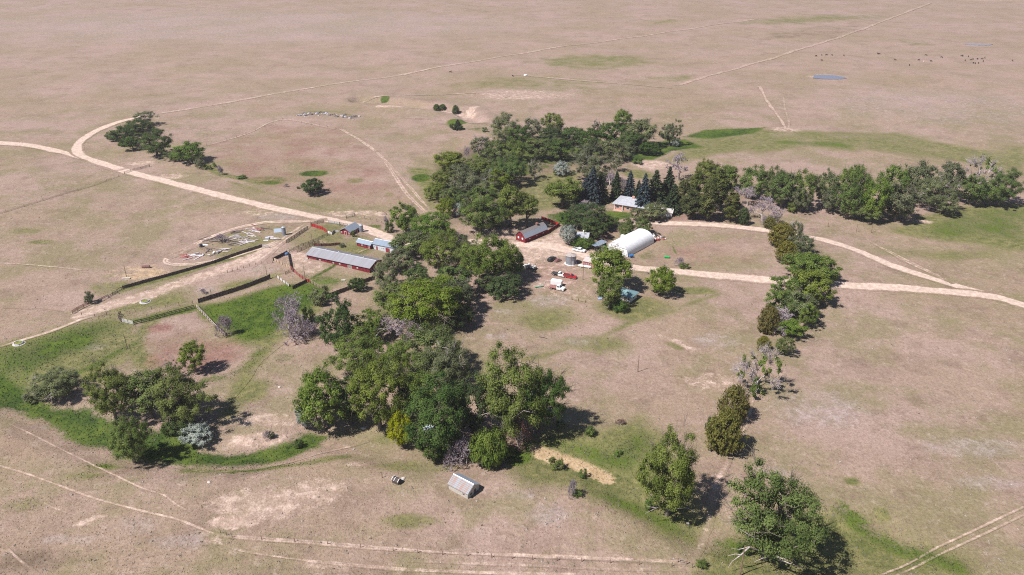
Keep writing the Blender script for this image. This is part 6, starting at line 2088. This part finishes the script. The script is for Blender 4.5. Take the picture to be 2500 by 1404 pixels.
def sheet(px, L_, w_, ang, mat, label, lift=.25, group='sheets in the scrap yard', name='metal_sheet'):
    p = G(*px)
    m = MB()
    n = 6
    prof = [(-L_ / 2 + L_ * i / n, .05 + lift * sin(pi * i / n) + r.uniform(-.05, .05)) for i in range(n + 1)]
    m.loft([[(x, y, z) for x, z in prof] + [(x, y, z - .04) for x, z in reversed(prof)] for y in (-w_ / 2, w_ / 2)])
    tag(m.build(name, mat, None, p, ang), label, 'sheet', group)


sheet((499, 599), 3.0, 1.4, .1, SHW, 'long white sheet beside the dark drum at the scrap yard\'s left')
sheet((524, 618), 1.6, 1.3, .5, SHW, 'bright white bent sheet at the lower edge of the scrap yard', .7)
sheet((488, 625), 1.9, 1.1, -.4, SHW, 'white sheet at the left tip of the scrap yard', .3)
sheet((497, 623), 1.4, 1.0, .8, SHG, 'upright grey-white sheet right of the white one at the left tip', .6)
sheet((472, 622), 2.4, .6, -.3, SHW, 'narrow white sheet furthest left in the scrap yard', .2)
sheet((510, 622), 1.2, .5, .1, SHW, 'tiny white sheet below the bent one', .1)
sheet((649, 587), 2.2, .8, .0, SHW, 'white sheet lying before the metal bin in the scrap yard', .1)
sheet((698, 577), 1.4, .7, .0, SHG, 'grey sheet at the foot of the slim silo', .1)
o = MB().bbox(-.9, .9, -.6, .6, 0, 1.1, .1).build('metal_bin', SHG, None, G(653, 584), .1)
tag(o, 'grey metal bin with a pale lid in the scrap yard', 'bin')
o = MB().lathe([(.85, 0), (.85, 1.2), (.75, 1.3), (.01, 1.32)], 16).build('dark_drum', PK, None, G(491, 603))
tag(o, 'dark blue drum among the sheets in the scrap yard', 'drum')
o = MB().lathe([(.5, 0), (.5, .9), (.4, .95), (.01, .95)], 14).build('metal_drum', SHG, None, G(532, 618))
tag(o, 'small grey drum right of the bright bent sheet', 'drum')

# rubble line on the far rise
RUB = noisy('broken_concrete', (.26, .235, .24), (.46, .43, .45), 2, .95)
RUBD = noisy('dark_rubble', (.10, .085, .085), (.2, .18, .175), 2, .95)
for i in range(64):
    t = i / 63
    x, y = 722 + 150 * t + r.gauss(0, 3), 283 - 7 * sin(pi * min(1, t * 1.25)) + 4 * t + r.gauss(0, 2.2)
    p = G(x, y)
    s = r.uniform(.5, 1.5)
    m = MB().loft([[(s * k * cos(q) * r.uniform(.75, 1.2), s * k * sin(q) * r.uniform(.75, 1.2), z * s) for q in [2 * pi * j / 7 for j in range(7)]] for k, z in ((1.0, -.2), (.95, .35), (.5, r.uniform(.5, .9)))])
    dk = r.random() < .55
    tag(m.build('rubble_block', RUBD if dk else RUB, None, p, r.uniform(0, 6)), 'dark lump in the rubble line on the far rise' if dk else 'pale broken slab in the rubble line on the far rise', 'rubble', 'dark lumps of the rubble line' if dk else 'pale slabs of the rubble line')
# machinery scrap behind the quonset
for i in range(26):
    x, y = r.uniform(1594, 1624), r.uniform(576, 586)
    k = r.choice(('red', 'dark', 'dark', 'white', 'pink'))
    if k == 'dark': x, y = r.uniform(1590, 1626), r.uniform(572, 580)
    if k == 'red': x, y = r.uniform(1599, 1612), r.uniform(585, 590)
    p = G(x, y)
    mat = {'red': REDDOOR, 'dark': STEELD, 'white': SHW, 'pink': BR}[k]
    L_, w_, h_ = r.uniform(.6, 1.7), r.uniform(.3, .8), r.uniform(.4, 1.1)
    m = MB().box(-L_ / 2, L_ / 2, -w_ / 2, w_ / 2, 0, h_ * .5)
    m.tube((-L_ / 2, 0, h_ * .4), (L_ * .7, w_ * .4, h_ * 1.2), .08, .06)
    m.tube((0, -w_ * .6, h_ * .3), (0, w_ * .6, h_ * .3), h_ * .3, h_ * .3, 10)
    tag(m.build('machine_scrap', mat, None, p, r.uniform(0, 6)), {'red': 'red machine part in the scrap behind the quonset', 'dark': 'dark machine part in the scrap behind the quonset', 'white': 'white machine part in the scrap behind the quonset', 'pink': 'rusty pink machine part in the scrap behind the quonset'}[k],
        'scrap', {'red': 'red parts', 'dark': 'dark parts', 'white': 'white parts', 'pink': 'rusty parts'}[k] + ' behind the quonset')
# stones
for px, lab in (((1680, 1279), 'pale stone in the swale by the ragged cottonwood'), ((510, 1178), 'pale stone on the dry slope below the creek'), ((682, 945), 'white stone pad inside a weedy ring'), ((888, 1046), 'white sack on the grass left of the yellow willow'),
                ((984, 1169), 'pale slab of stone right of the outhouse')):
    s = r.uniform(.5, .8)
    m = MB().loft([[(s * k * cos(q) * r.uniform(.8, 1.2), s * k * .8 * sin(q) * r.uniform(.8, 1.2), z * s) for q in [2 * pi * j / 8 for j in range(8)]] for k, z in ((1.0, -.2), (1.05, .25), (.55, .5))])
    tag(m.build('stone', CONC, None, G(*px), r.uniform(0, 6)), lab, 'stone')
tag(MB().lathe([(1.6, -.2), (1.6, .9), (1.4, 1.1), (.01, 1.15)], 16).build('white_tank', WHITEP, None, G(1283, 185)), 'small white tank far out on the prairie', 'tank')

# ------------------------------------------------------------------ cattle, one continuous skinned body
def cow_mesh(graze, mat, nm):
    J = {'hip': (-.85, 0, 1.22), 'mid': (0, 0, 1.12), 'sho': (.75, 0, 1.18), 'neck': (1.05, 0, 1.30 if not graze else 1.0)}
    V = [J['hip'], J['mid'], J['sho'], J['neck']]
    R = [.30, .40, .36, .22]
    E = [(0, 1), (1, 2), (2, 3)]
    hd = [(1.35, 0, 1.42), (1.62, 0, 1.30), (1.85, 0, 1.16)] if not graze else [(1.30, 0, .66), (1.42, 0, .36), (1.46, 0, .10)]
    for k, q in enumerate(hd):
        V.append(q)
        R.append((.17, .15, .09)[k])
        E.append((len(V) - 2 if k else 3, len(V) - 1))
    hi = len(V) - 2
    for s in (-1, 1):
        V.append((hd[1][0] - .12, s * .28, hd[1][2] + .12))
        R.append(.05)
        E.append((hi, len(V) - 1))
    for x0, root, pts, rr in ((-.85, 0, [(-.78, .85), (-.98, .52), (-.90, .05)], (.17, .09, .06)), (.75, 2, [(.72, .80), (.74, .45), (.72, .05)], (.14, .08, .06))):
        for s in (-1, 1):
            prev = root
            for (x, z), q in zip(pts, rr):
                V.append((x, s * .24, z))
                R.append(q)
                E.append((prev, len(V) - 1))
                prev = len(V) - 1
    V += [(-1.15, 0, 1.20), (-1.22, 0, .65)]
    R += [.05, .04]
    E += [(0, len(V) - 2), (len(V) - 2, len(V) - 1)]
    me = bpy.data.meshes.new(nm)
    me.from_pydata(V, E, [])
    ob = bpy.data.objects.new(nm, me)
    COL.objects.link(ob)
    sk = ob.modifiers.new('skin', 'SKIN')
    for i, q in enumerate(R): me.skin_vertices[0].data[i].radius = (q, q)
    me.skin_vertices[0].data[1].use_root = True
    sb = ob.modifiers.new('sub', 'SUBSURF')
    sb.levels = sb.render_levels = 1
    dg = bpy.context.evaluated_depsgraph_get()
    res = bpy.data.meshes.new_from_object(ob.evaluated_get(dg))
    bpy.data.objects.remove(ob)
    res.materials.clear()
    res.materials.append(mat)
    return res


BLACKHIDE = noisy('black_hide', (.012, .010, .010), (.03, .026, .024), 4, .8)
CM = [cow_mesh(False, BLACKHIDE, 'cow'), cow_mesh(True, BLACKHIDE, 'cow')]
CW = cow_mesh(True, noisy('white_hide', (.6, .58, .54), (.75, .73, .7), 4, .8), 'cow')
PTS = [(1485, 275), (1512, 269), (1512, 296), (1535, 269), (1562, 270), (1620, 272), (1786, 263), (1792, 264), (1870, 293), (1940, 319), (1985, 294), (2020, 271), (2046, 300), (2097, 281), (2195, 274), (2200, 272), (2228, 277),
       (2213, 296), (2240, 293), (2250, 290), (2272, 289), (2300, 300), (2308, 283), (2295, 288), (2252, 309), (2261, 310), (2277, 309), (2443, 297)]
LEFT = {0, 1, 2, 3, 4, 5}
for i, (x, y) in enumerate(PTS):
    o = link('cow', CM[i % 2], None, G(1250 + x / 2, y / 2 + 1), r.uniform(0, 6))
    lab, gr_ = ('black cow in the loose file at the left of the herd', 'black cows at the left of the herd') if i in LEFT else (
        ('black cow scattered between the two bunches of the herd', 'black cows in the middle of the herd') if i < 14 else ('black cow in the bunch at the right of the herd', 'black cows at the right of the herd'))
    if i == 27: lab, gr_ = 'black cow alone at the far right edge of the pasture', None
    tag(o, lab, 'cow', gr_)
tag(link('cow', CW, None, G(1250 + 2010 / 2, 152), 1.0), 'only white cow of the distant herd', 'cow')
tag(link('cow', CM[0], None, G(1100, 177), .3), 'lone black cow left, on the far road', 'cow')
tag(link('cow', CM[1], None, G(1252, 187), 2.0), 'lone black cow beside the small white tank', 'cow')
HAZE = .00011
# ------------------------------------------------------------------ sky, sun, camera
SUN_AZ = atan2(-.86, -.51)          # from +Y towards +X
SUN_EL = radians(53)
w = bpy.data.worlds.new('World')
SC.world = w
w.use_nodes = True
nt = w.node_tree
sky = nt.nodes.new('ShaderNodeTexSky')
sky.sky_type = 'NISHITA'
sky.sun_disc = False
sky.sun_elevation = SUN_EL
sky.sun_rotation = SUN_AZ
sky.altitude = 1600
bg = nt.nodes['Background']
nt.links.new(sky.outputs[0], bg.inputs[0])
bg.inputs[1].default_value = .06
hz = NT('haze_air')
hz.t.links.new(hz.n('VolumePrincipled', {'Color': (.93, .86, .92, 1), 'Density': HAZE, 'Anisotropy': .2}).outputs[0], hz.n('OutputMaterial').inputs['Volume'])
hb = MB().box(xs[0] - 60, xs[-1] + 60, ys[0] - 60, ys[-1] + 60, float(gz.min()) - 1.5, HC + 6)
tag(hb.build('haze', hz.m), kind='stuff')
ld = bpy.data.lights.new('sun', 'SUN')
ld.energy = 5.0
ld.angle = radians(.55)
ld.color = (1.0, .945, .915)
sun = bpy.data.objects.new('sun', ld)
COL.objects.link(sun)
dirv = Vector((sin(SUN_AZ) * cos(SUN_EL), cos(SUN_AZ) * cos(SUN_EL), sin(SUN_EL)))
sun.rotation_euler = (-dirv).to_track_quat('-Z', 'Y').to_euler()
sun.location = dirv * 400
cd = bpy.data.cameras.new('camera')
cd.sensor_width = 36
cd.lens = 36 * FPX / 2500
cd.clip_end = 40000
cam = bpy.data.objects.new('camera', cd)
cam.location = (0, 0, HC)
cam.rotation_euler = (pi / 2 - TH, 0, 0)
COL.objects.link(cam)
SC.camera = cam
SC.view_settings.view_transform = 'Standard'
SC.view_settings.look = 'None'
SC.view_settings.exposure = 0.58
SC.view_settings.gamma = 1
SC.view_settings.use_curve_mapping = False
SC.cycles.use_denoising = False
SC.cycles.filter_width = 1.1
SC.cycles.max_bounces = 6
